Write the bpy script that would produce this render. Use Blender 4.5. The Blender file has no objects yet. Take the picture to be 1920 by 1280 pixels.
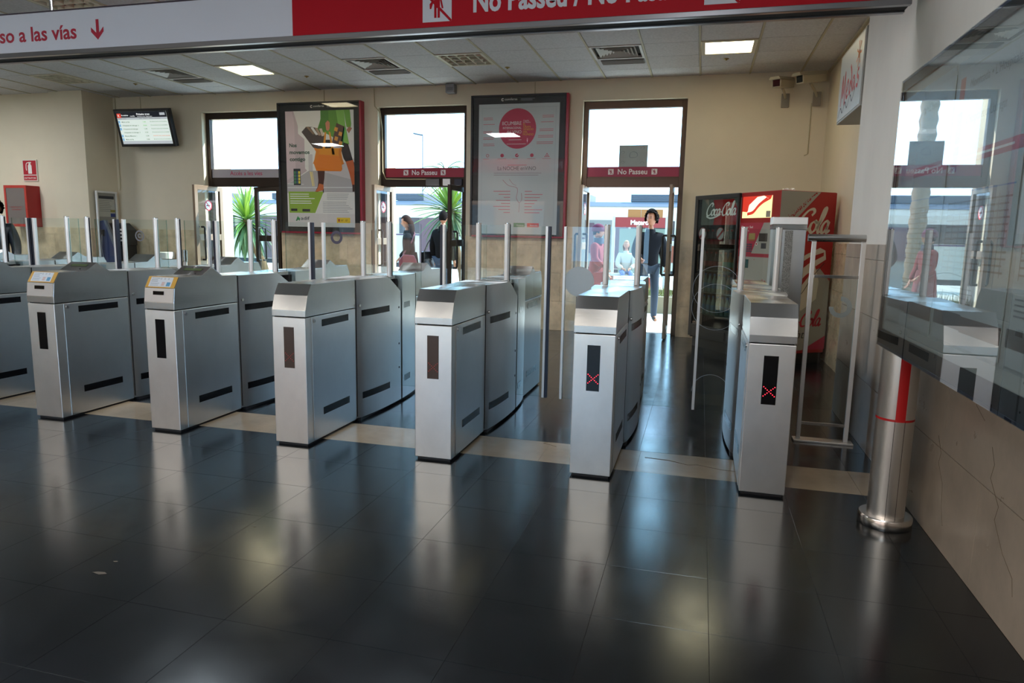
import bpy, bmesh, math, random
from mathutils import Vector, Matrix
random.seed(7)
S = bpy.context.scene
COL = S.collection
# ---------------------------------------------------------------- camera
cam_d = bpy.data.cameras.new('camera'); cam = bpy.data.objects.new('camera', cam_d); COL.objects.link(cam)
cam_d.sensor_width = 36; cam_d.lens = 1300 / 1920 * 36; cam_d.clip_start = 0.05; cam_d.clip_end = 400
yaw, pit, rol = -.26075, .15164, -.01995
fw = Vector((math.sin(yaw) * math.cos(pit), math.cos(yaw) * math.cos(pit), -math.sin(pit)))
rt = Vector((math.cos(yaw), -math.sin(yaw), 0)); dn = fw.cross(rt)
r2 = math.cos(rol) * rt + math.sin(rol) * dn; d2 = -math.sin(rol) * rt + math.cos(rol) * dn
m = Matrix.Identity(4)
for i in range(3):
    m[i][0] = r2[i]; m[i][1] = -d2[i]; m[i][2] = -fw[i]
m[2][3] = 1.4
cam.matrix_world = m
S.camera = cam
# ---------------------------------------------------------------- sky, sun, exposure
W = bpy.data.worlds.new('world'); S.world = W; W.use_nodes = True
bg = W.node_tree.nodes['Background']; bg.inputs[0].default_value = (.40, .70, 1, 1); bg.inputs[1].default_value = 4.7
sd = bpy.data.lights.new('sun', 'SUN'); sd.energy = 9; sd.angle = .01; sd.color = (1, .95, .86)
sun = bpy.data.objects.new('sun', sd); COL.objects.link(sun)
sun.rotation_euler = Vector((.80, .50, .80)).to_track_quat('Z', 'Y').to_euler()
sun.location = (0, 20, 20)
for _x, _y, _e in ((-4.3, 5.1, 45), (-2.3, 5.1, 50), (-.1, .8, 22), (-10.0, -2.9, 85), (-7.0, -2.9, 85), (-4.0, -2.9, 85), (-1.2, -2.9, 85), (-11.5, 7.4, 40), (-9.2, 4.0, 40)):  # unseen fill lights added under the ceiling to brighten the hall, no fixtures
    _l = bpy.data.lights.new('ceiling_fill_light', 'AREA'); _l.shape = 'SQUARE'; _l.size = .6 if _y > 0 else 1.1; _l.energy = _e; _l.color = (.95, .97, 1) if _y > 0 else (1, .91, .80)
    _o = bpy.data.objects.new('ceiling_fill_light', _l); COL.objects.link(_o); _o.location = (_x, _y, 3.56)
S.view_settings.view_transform = 'Standard'; S.view_settings.look = 'None'
S.view_settings.gamma = 1; S.view_settings.use_curve_mapping = False
S.view_settings.exposure = 0.68
S.cycles.transparent_max_bounces = 24
S.cycles.max_bounces = 10
S.cycles.sample_clamp_indirect = 6
S.cycles.caustics_reflective = False; S.cycles.caustics_refractive = False
# ---------------------------------------------------------------- materials
MATS = {}
def lin(c): return tuple(((x / 12.92) if x <= .04045 else ((x + .055) / 1.055) ** 2.4) for x in c)
def hexc(h): return lin(tuple(int(h[i:i + 2], 16) / 255 for i in (0, 2, 4)))
def mat(name, col, rough=.6, metal=0, emit=None, es=0, noise=None, bump=None, spec=.5, coat=0, rvar=0, var=.0, mid=None):
    """noise=(scale vector, amount) colour mottling; bump=(scale vector, strength)"""
    if name in MATS: return MATS[name]
    M = bpy.data.materials.new(name); M.use_nodes = True; MATS[name] = M
    nt = M.node_tree; N = nt.nodes; L = nt.links; P = N['Principled BSDF']
    if isinstance(col, str): col = hexc(col)
    P.inputs['Base Color'].default_value = (*col, 1); P.inputs['Roughness'].default_value = rough
    P.inputs['Metallic'].default_value = metal; P.inputs['Specular IOR Level'].default_value = spec
    P.inputs['Coat Weight'].default_value = coat; P.inputs['Coat Roughness'].default_value = .03
    if emit is not None:
        e = hexc(emit) if isinstance(emit, str) else emit
        P.inputs['Emission Color'].default_value = (*e, 1); P.inputs['Emission Strength'].default_value = es
    if noise or bump or rvar or var:
        tc = N.new('ShaderNodeTexCoord')
        oi = N.new('ShaderNodeObjectInfo')
        ad = N.new('ShaderNodeVectorMath'); ad.operation = 'ADD'
        sc = N.new('ShaderNodeVectorMath'); sc.operation = 'SCALE'; sc.inputs[3].default_value = 1
        L.new(tc.outputs['Object'], ad.inputs[0]); L.new(oi.outputs['Location'], ad.inputs[1])
    def tex(scale, det=5):
        mp = N.new('ShaderNodeMapping'); mp.inputs['Scale'].default_value = scale
        L.new(ad.outputs[0], mp.inputs[0]); t = N.new('ShaderNodeTexNoise'); t.inputs['Scale'].default_value = 1
        t.inputs['Detail'].default_value = det; t.inputs['Roughness'].default_value = .6
        L.new(mp.outputs[0], t.inputs[0]); return t
    if noise or var:
        t = tex(noise[0] if noise else (1, 1, 1)); a = noise[1] if noise else 0
        mr = N.new('ShaderNodeMapRange'); mr.inputs[1].default_value = .3; mr.inputs[2].default_value = .7
        mr.inputs[3].default_value = 1 - a; mr.inputs[4].default_value = 1 + a
        L.new(t.outputs[0], mr.inputs[0])
        val = mr.outputs[0]
        if var:
            m2 = N.new('ShaderNodeMapRange'); m2.inputs[3].default_value = 1 - var; m2.inputs[4].default_value = 1 + var
            L.new(oi.outputs['Random'], m2.inputs[0])
            mu = N.new('ShaderNodeMath'); mu.operation = 'MULTIPLY'; L.new(val, mu.inputs[0]); L.new(m2.outputs[0], mu.inputs[1]); val = mu.outputs[0]
        vs = N.new('ShaderNodeVectorMath'); vs.operation = 'SCALE'; vs.inputs[0].default_value = col
        L.new(val, vs.inputs[3]); L.new(vs.outputs[0], P.inputs['Base Color'])
    if rvar:
        t = tex(rvar[0]); mr = N.new('ShaderNodeMapRange'); mr.inputs[1].default_value = .3; mr.inputs[2].default_value = .7
        mr.inputs[3].default_value = rough - rvar[1]; mr.inputs[4].default_value = rough + rvar[1]
        L.new(t.outputs[0], mr.inputs[0]); L.new(mr.outputs[0], P.inputs['Roughness'])
    if bump:
        t = tex(bump[0], 8); b = N.new('ShaderNodeBump'); b.inputs['Strength'].default_value = bump[1]; b.inputs['Distance'].default_value = .002
        L.new(t.outputs[0], b.inputs['Height']); L.new(b.outputs[0], P.inputs['Normal'])
    return M
def glassmat(name, tint=(.93, .97, .96), ior=1.5, extra=0., rough=0.0):
    if name in MATS: return MATS[name]
    M = bpy.data.materials.new(name); M.use_nodes = True; MATS[name] = M
    nt = M.node_tree; N = nt.nodes; L = nt.links; N.remove(N['Principled BSDF'])
    T = N.new('ShaderNodeBsdfTransparent'); T.inputs[0].default_value = (*tint, 1)
    G = N.new('ShaderNodeBsdfGlossy'); G.inputs['Roughness'].default_value = rough; G.inputs[0].default_value = (.95, .97, 1, 1)
    F0 = N.new('ShaderNodeFresnel'); F0.inputs[0].default_value = ior
    ge = N.new('ShaderNodeNewGeometry'); iv = N.new('ShaderNodeMath'); iv.operation = 'SUBTRACT'; iv.inputs[0].default_value = 1
    L.new(ge.outputs['Backfacing'], iv.inputs[1]); F = N.new('ShaderNodeMath'); F.operation = 'MULTIPLY'
    if extra:
        a0 = N.new('ShaderNodeMath'); a0.operation = 'ADD'; a0.use_clamp = True; a0.inputs[1].default_value = extra
        L.new(F0.outputs[0], a0.inputs[0]); L.new(a0.outputs[0], F.inputs[0])
    else: L.new(F0.outputs[0], F.inputs[0])
    L.new(iv.outputs[0], F.inputs[1])
    X = N.new('ShaderNodeMixShader'); o = N['Material Output']
    L.new(F.outputs[0], X.inputs[0])
    L.new(T.outputs[0], X.inputs[1]); L.new(G.outputs[0], X.inputs[2]); L.new(X.outputs[0], o.inputs[0])
    return M
def steelmat(name, col, rough, stretch=(5, 5, 700), smudge=.06):
    M = mat(name, col, rough, 1, noise=((3, 3, 2.2), smudge), bump=((6, 6, 900), .05))
    P = M.node_tree.nodes['Principled BSDF']; P.inputs['Anisotropic'].default_value = .75; T = M.node_tree.nodes.new('ShaderNodeTangent'); T.direction_type = 'RADIAL'; T.axis = 'Z'; M.node_tree.links.new(T.outputs[0], P.inputs['Tangent'])
    return M
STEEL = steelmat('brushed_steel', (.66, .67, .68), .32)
STEELF = steelmat('brushed_steel_lit', (.86, .83, .80), .34, (5, 5, 700), .08)  # same steel, brightened and warmed in colour for the lit gate fronts
STEELH = steelmat('brushed_steel_hood', (.57, .57, .57), .26)  # same steel, colour dimmed against lamp glare on the hoods
STEELP = mat('polished_steel', (.62, .62, .62), .18, 1)
ALU = mat('satin_aluminium', (.86, .85, .84), .4, .3)
DARKM = mat('dark_anodised', '2a2c3a', .4, .3)
RUB = mat('black_rubber', '15151a', .6)
BLACKG = mat('black_plastic_gloss', '08090c', .12, coat=.3)
CORE = mat('dark_core', '0b0b0c', .8)
GLASS = glassmat('clear_glass', (.93, .965, .955)); GLEDGE = glassmat('glass_edge', (.35, .55, .5), 1.5, .12, .1)
WGLASS = glassmat('window_glass', (.97, .985, .98))
FRAME = mat('bronze_frame', '33271f', .38, .55)
FRAMEL = mat('bronze_frame_lit', '8a7866', .45, .6)  # lit copy of the frame bronze, brightness put into the colour
PLAST = mat('cream_plaster', 'e0d5bd', .8, noise=((1.2, 1.2, 1.2), .04), bump=((90, 90, 90), .25))
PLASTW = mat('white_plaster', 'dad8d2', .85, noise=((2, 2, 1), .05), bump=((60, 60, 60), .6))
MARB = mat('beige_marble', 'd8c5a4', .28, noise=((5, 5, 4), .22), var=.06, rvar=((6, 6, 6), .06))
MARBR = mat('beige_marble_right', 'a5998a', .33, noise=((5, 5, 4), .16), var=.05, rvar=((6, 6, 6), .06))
WHITE = mat('white_print', 'eceae4', .5)
RED = mat('sign_red', 'b81426', .45, noise=((2, 2, 2), .03), spec=.15)
# ---------------------------------------------------------------- mesh building
class MB:
    def __init__(s): s.v = []; s.f = []; s.m = []; s.sm = []
    def add(s, vs, fs, mi=0, sm=False):
        o = len(s.v); s.v += [tuple(v) for v in vs]
        for f in fs: s.f.append(tuple(i + o for i in f)); s.m.append(mi); s.sm.append(sm)
        return s
    def box(s, x0, x1, y0, y1, z0, z1, mi=0):
        return s.add([(x0, y0, z0), (x1, y0, z0), (x1, y1, z0), (x0, y1, z0), (x0, y0, z1), (x1, y0, z1), (x1, y1, z1), (x0, y1, z1)],
                     [(3, 2, 1, 0), (4, 5, 6, 7), (0, 1, 5, 4), (1, 2, 6, 5), (2, 3, 7, 6), (3, 0, 4, 7)], mi)
    def prism(s, prof, ax, a, b, mi=0, sm=False):
        n = len(prof)
        def P(p, t): return (t, p[0], p[1]) if ax == 'x' else ((p[0], t, p[1]) if ax == 'y' else (p[0], p[1], t))
        vs = [P(p, a) for p in prof] + [P(p, b) for p in prof]
        s.add(vs, [tuple(range(n))[::-1], tuple(range(n, 2 * n))], mi)
        o = len(s.v) - 2 * n
        for i in range(n):
            j = (i + 1) % n; s.f.append((o + i, o + j, o + n + j, o + n + i)); s.m.append(mi); s.sm.append(sm)
        return s
    def tube(s, pts, r, n=10, mi=0, cap=True, sm=True):
        pts = [Vector(p) for p in pts]; rs = r if isinstance(r, (list, tuple)) else [r] * len(pts)
        o = len(s.v); up = None
        for i, p in enumerate(pts):
            t = (pts[min(i + 1, len(pts) - 1)] - pts[max(i - 1, 0)]).normalized()
            if up is None: up = t.orthogonal().normalized()
            else: up = (up - t * up.dot(t)).normalized()
            w = t.cross(up)
            for k in range(n):
                a = 2 * math.pi * k / n; q = p + (up * math.cos(a) + w * math.sin(a)) * rs[i]; s.v.append(tuple(q))
        for i in range(len(pts) - 1):
            for k in range(n):
                k2 = (k + 1) % n; s.f.append((o + i * n + k, o + i * n + k2, o + (i + 1) * n + k2, o + (i + 1) * n + k)); s.m.append(mi); s.sm.append(sm)
        if cap:
            s.f.append(tuple(o + k for k in range(n))[::-1]); s.m.append(mi); s.sm.append(False)
            e = o + (len(pts) - 1) * n; s.f.append(tuple(e + k for k in range(n))); s.m.append(mi); s.sm.append(False)
        return s
    def lathe(s, prof, c=(0, 0, 0), n=16, mi=0, sx=1, sy=1):
        o = len(s.v)
        for r, z in prof:
            for k in range(n):
                a = 2 * math.pi * k / n; s.v.append((c[0] + r * sx * math.cos(a), c[1] + r * sy * math.sin(a), c[2] + z))
        for i in range(len(prof) - 1):
            for k in range(n):
                k2 = (k + 1) % n; s.f.append((o + i * n + k, o + i * n + k2, o + (i + 1) * n + k2, o + (i + 1) * n + k)); s.m.append(mi); s.sm.append(True)
        s.f.append(tuple(o + k for k in range(n))[::-1]); s.m.append(mi); s.sm.append(False)
        e = o + (len(prof) - 1) * n; s.f.append(tuple(e + k for k in range(n))); s.m.append(mi); s.sm.append(False)
        return s
    def mesh(s, name, mats):
        me = bpy.data.meshes.new(name); me.from_pydata(s.v, [], s.f)
        for mm in (mats if isinstance(mats, (list, tuple)) else [mats]): me.materials.append(mm)
        me.polygons.foreach_set('material_index', s.m); me.polygons.foreach_set('use_smooth', s.sm)
        me.validate(); me.update()
        bm = bmesh.new(); bm.from_mesh(me); bmesh.ops.recalc_face_normals(bm, faces=bm.faces); bm.to_mesh(me); bm.free()
        if any(s.sm): me.set_sharp_from_angle(angle=.7)
        return me
    def build(s, name, mats, parent=None, label=None, bevel=0, loc=None, rot=None):
        return link(name, s.mesh(name, mats), parent, label, bevel, loc, rot)
def link(name, me, parent=None, label=None, bevel=0, loc=None, rot=None):
    o = bpy.data.objects.new(name, me); COL.objects.link(o)
    if parent: o.parent = parent
    if loc: o.location = loc
    if rot: o.rotation_euler = rot
    if label: o['label'] = label
    if bevel:
        b = o.modifiers.new('bevel', 'BEVEL'); b.width = bevel; b.segments = 2; b.limit_method = 'ANGLE'; b.angle_limit = .6
        b.harden_normals = False
    return o
def tag(o, label, cat, group=None, kind=None):
    o['label'] = label; o['category'] = cat
    if group: o['group'] = group
    if kind: o['kind'] = kind
    return o
def thing(name, label, cat, loc=(0, 0, 0), rz=0, group=None, kind=None):
    o = bpy.data.objects.new(name, None); COL.objects.link(o); o.empty_display_size = .1
    o.location = loc; o.rotation_euler = (0, 0, rz)
    return tag(o, label, cat, group, kind)
def copy_tree(o, parent=None):
    c = o.copy(); COL.objects.link(c)
    if parent: c.parent = parent
    for ch in list(o.children): copy_tree(ch, c)
    return c
# flat print: polygons on a plane with a local frame
_tc = {}
def text_geo(body, bold=0.0):
    k = (body, bold)
    if k in _tc: return _tc[k]
    cu = bpy.data.curves.new('t', 'FONT'); cu.body = body; cu.size = 1; cu.offset = bold; cu.resolution_u = 3
    ob = bpy.data.objects.new('t', cu); COL.objects.link(ob)
    dg = bpy.context.evaluated_depsgraph_get(); ev = ob.evaluated_get(dg); me = ev.to_mesh()
    vs = [tuple(v.co) for v in me.vertices]; fs = [tuple(p.vertices) for p in me.polygons]
    ev.to_mesh_clear(); bpy.data.objects.remove(ob); bpy.data.curves.remove(cu)
    _tc[k] = (vs, fs); return _tc[k]
class Print:
    """flat print in local (u, v); layer w raises along the normal"""
    def __init__(s, org, U, V, step=.0006):
        s.o = Vector(org); s.U = Vector(U).normalized(); s.V = Vector(V).normalized(); s.N = s.U.cross(s.V); s.st = step; s.mb = MB(); s.mats = []
    def mi(s, m):
        if m not in s.mats: s.mats.append(m)
        return s.mats.index(m)
    def pt(s, u, v, w): return s.o + s.U * u + s.V * v + s.N * (w * s.st)
    def poly(s, pts, m, w=1): s.mb.add([s.pt(u, v, w) for u, v in pts], [tuple(range(len(pts)))], s.mi(m)); return s
    def rect(s, u0, v0, u1, v1, m, w=1): return s.poly([(u0, v0), (u1, v0), (u1, v1), (u0, v1)], m, w)
    def disc(s, u, v, r, m, w=1, n=32, ry=None): return s.poly([(u + r * math.cos(6.28319 * k / n), v + (ry or r) * math.sin(6.28319 * k / n)) for k in range(n)], m, w)
    def ring(s, u, v, r, r2, m, w=1, n=40, a0=0, a1=6.28319):
        for k in range(n):
            a = a0 + (a1 - a0) * k / n; b = a0 + (a1 - a0) * (k + 1) / n
            s.poly([(u + r2 * math.cos(a), v + r2 * math.sin(a)), (u + r * math.cos(a), v + r * math.sin(a)), (u + r * math.cos(b), v + r * math.sin(b)), (u + r2 * math.cos(b), v + r2 * math.sin(b))], m, w)
        return s
    def text(s, body, u, v, size, m, w=2, xs=1., bold=0., align='l', fit=None, shear=0.):
        vs, fs = text_geo(body, bold)
        if not vs: return s
        x0 = min(p[0] for p in vs); x1 = max(p[0] for p in vs)
        if fit: xs = fit / ((x1 - x0) * size)
        wd = (x1 - x0) * size * xs
        off = 0 if align == 'l' else (-wd / 2 if align == 'c' else -wd)
        s.mb.add([s.pt(u + off + (p[0] - x0 + shear * p[1]) * size * xs, v + p[1] * size, w) for p in vs], fs, s.mi(m)); return s
    def lines(s, u0, v1, u1, n, pitch, h, m, w=2, rag=.25, seed=1):
        r = random.Random(seed)
        for i in range(n): s.rect(u0, v1 - i * pitch - h, u1 - (u1 - u0) * rag * r.random(), v1 - i * pitch, m, w)
        return s
    def ribbon(s, pts, m, w=2, nib=(.02, .006), ang=.6, n=8, fx=1, fy=1, ou=0, ov=0):
        """calligraphic stroke: Catmull-Rom through pts, flat nib"""
        P = [Vector((ou + x * fx, ov + y * fy)) for x, y in pts]; C = []
        for i in range(len(P) - 1):
            a = P[max(i - 1, 0)]; b = P[i]; c = P[i + 1]; d = P[min(i + 2, len(P) - 1)]
            for k in range(n):
                t = k / n
                C.append(.5 * ((2 * b) + (c - a) * t + (2 * a - 5 * b + 4 * c - d) * t * t + (3 * b - a - 3 * c + d) * t ** 3))
        C.append(P[-1]); L = []; R = []
        for i, p in enumerate(C):
            t = (C[min(i + 1, len(C) - 1)] - C[max(i - 1, 0)])
            if t.length == 0: continue
            t.normalize(); nn = Vector((-t.y, t.x)); h = nib[1] + (nib[0] - nib[1]) * abs(math.sin(math.atan2(t.y, t.x) - ang))
            L.append(p + nn * h / 2); R.append(p - nn * h / 2)
        for i in range(len(L) - 1): s.poly([tuple(R[i]), tuple(R[i + 1]), tuple(L[i + 1]), tuple(L[i])], m, w)
        return s
    def build(s, name, parent=None, label=None): 
        me = bpy.data.meshes.new(name); me.from_pydata(s.mb.v, [], s.mb.f)
        for mm in s.mats: me.materials.append(mm)
        me.polygons.foreach_set('material_index', s.mb.m); me.update()
        return link(name, me, parent, label)
# ================================================================ SETTING
CEIL = 3.6; YB = 10.2; XR = 1.16; XR2 = 1.5; PIER = 6.2
OPEN = [(-8.15, -6.69), (-4.945, -3.494), (-1.737, -.287)]; HT = 3.32
SLATE = mat('dark_slate', (.0045, .0052, .007), .18, noise=((3, 3, 3), .35), var=.06, rvar=((5, 5, 5), .03), bump=((140, 140, 140), .08), spec=.55)
BEIGE = mat('beige_floor_stone', 'a3927a', .22, noise=((3, 3, 3), .15), var=.07, rvar=((5, 5, 5), .05))
GROUT = mat('floor_joint', (.015, .015, .016), .6)
SLATEF = mat('dark_slate_far', (.0045, .0052, .007), .18, noise=((3, 3, 3), .3), rvar=((5, 5, 5), .03), spec=.55)
floor = MB().box(-13.6, 1.6, -3.6, 10.56, -.12, -.0012).build('floor', GROUT)
tag(floor, 'dark polished slate tile floor with one beige stone strip', 'floor', kind='structure')
# tiles: shared mesh, chamfered top
def tilemesh(name, w, d, m, h=.012, g=.0004, c=.0006):
    b = MB(); x = w / 2 - g; y = d / 2 - g; xi = x - c; yi = y - c
    b.add([(-x, -y, -h), (x, -y, -h), (x, y, -h), (-x, y, -h), (-x, -y, -c), (x, -y, -c), (x, y, -c), (-x, y, -c), (-xi, -yi, 0), (xi, -yi, 0), (xi, yi, 0), (-xi, yi, 0)],
          [(3, 2, 1, 0), (0, 1, 5, 4), (1, 2, 6, 5), (2, 3, 7, 6), (3, 0, 4, 7), (4, 5, 9, 8), (5, 6, 10, 9), (6, 7, 11, 10), (7, 4, 8, 11), (8, 9, 10, 11)])
    return b.mesh(name, m)
TP = .425; TQ = .4225
for _m in (SLATE, SLATEF, BEIGE): _m.node_tree.nodes['Principled BSDF'].inputs['Specular Tint'].default_value = (.72, .9, 1, 1)
tm = tilemesh('floor_tile', TP, TQ, SLATE)
tiles = []
far = MB()
for j in range(-12, 21):
    y0 = 4.1045 + j * TQ; yc = y0 + TQ / 2
    if y0 < -3.55 or y0 > 10.15: continue
    if j == 0:
        continue
    for i in range(-33, 5):
        x0 = .108 + i * TP; xc = x0 + TP / 2
        x1 = x0 + TP
        if x0 > XR2 or x0 < -13.5: continue
        vis = -1.5 * (yc + .8) < xc < XR + .2 and yc > 1.2
        if y0 < 6 and x1 > XR: x1 = XR
        tiles.append((yc if vis else 99, xc, yc, x0, x1, y0))
tiles.sort()
n = 0
for key, xc, yc, x0, x1, y0 in tiles:
    if x1 - x0 < .05: continue
    if n < 290 and key < 90 and x1 - x0 > TP - .01:
        o = link('floor_tile', tm, floor, loc=(xc, yc, random.uniform(-.0001, .0001))); n += 1
    else: far.box(x0 + .0008, x1 - .0008, y0 + .0008, y0 + TQ - .0008, -.012, -.0002)
o = far.build('far_tiles', SLATEF, floor); o['kind'] = 'stuff'
xs = [XR, .955, .32, -.305, -.913, -1.54, -2.16, -2.78, -3.4, -4.02, -4.64, -5.26, -5.88, -6.5, -7.12, -7.74, -8.4]
for a, b in zip(xs[1:], xs[:-1]):
    link('beige_floor_slab', tilemesh('beige_floor_slab', b - a, TQ, BEIGE), floor, loc=((a + b) / 2, 4.1045 + TQ / 2, random.uniform(-.0005, .0008)))
CRACK = mat('crack', '6a5c4c', .9)
def crack(pts, r, parent, name='crack'):
    b = MB(); b.tube(pts, r, 4, cap=True, sm=False); return b.build(name, CRACK, parent)
crack([(-.27, 4.40, .0006), (-.12, 4.385, .0006), (.0, 4.33, .0006), (.06, 4.35, .0006), (.2, 4.30, .0006), (.42, 4.29, .0006)], .0016, floor)
crack([(-.93, 4.53, .0006), (-.96, 4.49, .0006), (-.9, 4.46, .0006), (-.86, 4.44, .0006)], .0016, floor)
CHIP = mat('floor_chip', '5c574f', .8)
for cx, cy, sx, sy in ((-2.30, 2.14, .035, .012), (-2.32, 2.24, .012, .006), (-1.98, 2.72, .008, .006)):
    Print((cx, cy, .0007), (1, 0, 0), (0, 1, 0)).poly([(-sx, -sy * .3), (sx * .2, -sy), (sx, sy * .2), (sx * .4, sy), (-sx * .5, sy * .6)], CHIP, 0).build('floor_chip', floor)

# ceiling
CP = mat('ceiling_board', 'd0d0d2', .9, noise=((40, 40, 40), .12), var=.03, bump=((120, 120, 120), .8))
CG = mat('ceiling_grid_paint', 'bdb69c', .6)
ceil = MB().box(-13.6, 1.6, -3.6, 10.56, CEIL + .05, CEIL + .2).build('ceiling', mat('ceiling_slab', '777269', .9))
tag(ceil, 'suspended ceiling of grey mineral boards in a cream grid', 'ceiling', kind='structure')
CPX = .6425; CPY = .6; cx0 = -.785; cy0 = 7.9
cm = tilemesh('ceiling_panel', CPX - .022, CPY - .004, CP, .02, .0, .004)
cfar = MB(); gm = MB()
skip = {}
def cell(x, y): return (math.floor((x - cx0) / CPX), math.floor((y - cy0) / CPY + 1e-6))
LIT = [(.17, 8.85), (-6.23, 8.85)]; GR = [(-1.1, 8.9), (-4.31, 8.9), (-7.5, 8.9)]; LOUV = [(-3.03, 8.9), (-9.3, 8.9), (-6.2, 5.6)]
special = {cell(*p) for p in LIT + GR + LOUV}
n = 0
for j in range(-20, 5):
    for i in range(-21, 5):
        x0 = cx0 + i * CPX; y0 = cy0 + j * CPY
        if x0 > XR2 or y0 > YB or x0 < -13.6 or y0 < -3.6: continue
        if (i, j) in special: continue
        x1 = min(x0 + CPX, XR2); y1 = min(y0 + CPY, YB)
        vis = y0 > 4.9 and x0 > -1.35 * y0 - .8
        if vis and x1 - x0 > CPX - .01 and y1 - y0 > CPY - .01:
            link('ceiling_panel', cm, ceil, loc=((x0 + x1) / 2, (y0 + y1) / 2, CEIL + .008), rot=(math.pi, 0, 0)); n += 1
        elif x1 - x0 > .05 and y1 - y0 > .05:
            if vis: MB().box(x0 + .015, x1 - .002, y0 + .002, y1 - .002, CEIL + .008, CEIL + .028).build('ceiling_panel', CP, ceil)
            else: cfar.box(x0 + .015, x1 - .015, y0 + .002, y1 - .002, CEIL + .008, CEIL + .028)
o = cfar.build('far_ceiling_panels', CP, ceil); o['kind'] = 'stuff'
for i in range(-20, 5):
    x = cx0 + i * CPX
    if x < XR2: MB().box(x - .011, x + .011, -3.6, YB, CEIL, CEIL + .05).build('ceiling_rail', CG, ceil)
MB().box(XR2 - .03, XR2, PIER, YB, CEIL - .02, CEIL + .05).build('trim_ceiling_edge', CG, ceil)
# ceiling fittings
LAMPE = mat('lamp_diffuser', 'fff4d8', .5, emit='ffeec2', es=8)
LAMPF = mat('lamp_frame', 'd8d2bd', .5); VENTM = mat('vent_metal', 'd0cdc6', .5, .1); VDARK = mat('vent_dark', '55524c', .8)
def cellrect(x, y):
    i, j = cell(x, y); return cx0 + i * CPX + .015, cx0 + (i + 1) * CPX - .015, cy0 + j * CPY + .003, cy0 + (j + 1) * CPY - .003
def frame4(b, x0, x1, y0, y1, z0, z1, t, mi=0):
    b.box(x0, x1, y0, y0 + t, z0, z1, mi).box(x0, x1, y1 - t, y1, z0, z1, mi).box(x0, x0 + t, y0 + t, y1 - t, z0, z1, mi).box(x1 - t, x1, y0 + t, y1 - t, z0, z1, mi)
    return b
for k, (x, y) in enumerate(LIT):
    a, b_, c, d = cellrect(x, y)
    t = thing('ceiling_light', ['lit square ceiling light above the vending machine corner', 'lit square ceiling light left of the poster with the orange bag'][k], 'ceiling light', ((a + b_) / 2, (c + d) / 2, CEIL))
    w = (b_ - a) / 2; h = (d - c) / 2
    frame4(MB(), -w, w, -h, h, -.004, .03, .045).build('frame', LAMPF, t)
    MB().box(-w + .045, w - .045, -h + .045, h - .045, .006, .03).build('diffuser', LAMPE, t)
for k, (x, y) in enumerate(LOUV):
    a, b_, c, d = cellrect(x, y)
    t = thing('louvre_light', ['unlit louvred ceiling light between the two square air vents', 'unlit louvred ceiling light over the left pillar', 'unlit louvred ceiling light behind the hanging sign, top left'][k], 'ceiling light', ((a + b_) / 2, (c + d) / 2, CEIL))
    w = (b_ - a) / 2; h = (d - c) / 2
    frame4(MB(), -w, w, -h, h, -.004, .03, .035).build('frame', LAMPF, t)
    MB().box(-w + .035, w - .035, -h + .035, h - .035, .04, .048).build('backing', mat('louvre_back', 'a39f92', .6), t)
    for q in range(1, 4): MB().box(-w + .035, w - .035, -h + 2 * h * q / 4 - .006, -h + 2 * h * q / 4 + .006, .0, .035).build('louvre', LAMPF, t)
    for q in range(1, 5): MB().box(-w + 2 * w * q / 5 - .006, -w + 2 * w * q / 5 + .006, -h + .035, h - .035, .002, .035).build('louvre', LAMPF, t)
for k, (x, y) in enumerate(GR):
    a, b_, c, d = cellrect(x, y)
    t = thing('air_vent', ['square ceiling air vent nearest the right window', 'square ceiling air vent above the orange bag poster', 'square ceiling air vent above the wall monitor'][k], 'air vent', ((a + b_) / 2, (c + d) / 2, CEIL))
    w = (b_ - a) / 2; h = (d - c) / 2
    frame4(MB(), -w, w, -h, h, -.002, .03, .03).build('frame', VENTM, t)
    MB().box(-w + .03, w - .03, -h + .03, h - .03, .045, .049).build('backing', VDARK, t)
    for q in range(1, 6):
        f = q / 6.2; o_ = f * (w - .03); p_ = f * (h - .03); W1 = w - .03 - o_; H1 = h - .03 - p_
        b = MB()
        for (sx, sy) in ((0, -1), (0, 1), (-1, 0), (1, 0)):
            if sx == 0:
                b.add([(-W1, sy * H1, .002), (W1, sy * H1, .002), (W1 - .03, sy * (H1 - .03), .03), (-W1 + .03, sy * (H1 - .03), .03)], [(0, 1, 2, 3)])
            else:
                b.add([(sx * W1, -H1, .002), (sx * W1, H1, .002), (sx * (W1 - .03), H1 - .03, .03), (sx * (W1 - .03), -H1 + .03, .03)], [(0, 1, 2, 3)])
        if W1 > .04 and H1 > .04: b.build('vane', VENTM, t)
    g = thing('slot_grille', ['dark slot grille behind the vent nearest the right window', 'dark slot grille behind the vent above the orange bag poster', 'dark slot grille behind the vent above the wall monitor'][k], 'air vent', ((a + b_) / 2 + .02, d + .16, CEIL))
    MB().box(-.27, .27, -.10, .10, -.003, .006).build('frame', mat('grille_frame', '7d7a75', .6), g)
    for q in range(6): MB().box(-.26, .26, -.085 + q * .032, -.085 + q * .032 + .008, -.010, -.003).build('grille_bar', mat('grille_bar', '8f8c86', .5), g)
for k, (x, y) in enumerate([(-5.62, 9.3), (-2.62, 9.3), (.17, 9.35), (-8.6, 9.3)]):
    b = MB().lathe([(.032, 0), (.035, -.003), (.03, -.008), (.014, -.012), (.01, -.022), (.001, -.023)], (0, 0, 0), 14)
    o = b.build('sprinkler', mat('brass', '9a8452', .35, .9), loc=(x, y, CEIL + .008))
    tag(o, ['small brass sprinkler between the lit light and the orange bag poster', 'small brass sprinkler above the white round-logo poster', 'small brass sprinkler behind the right lit ceiling light', 'small brass sprinkler beside the left pillar'][k], 'sprinkler')

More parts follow.
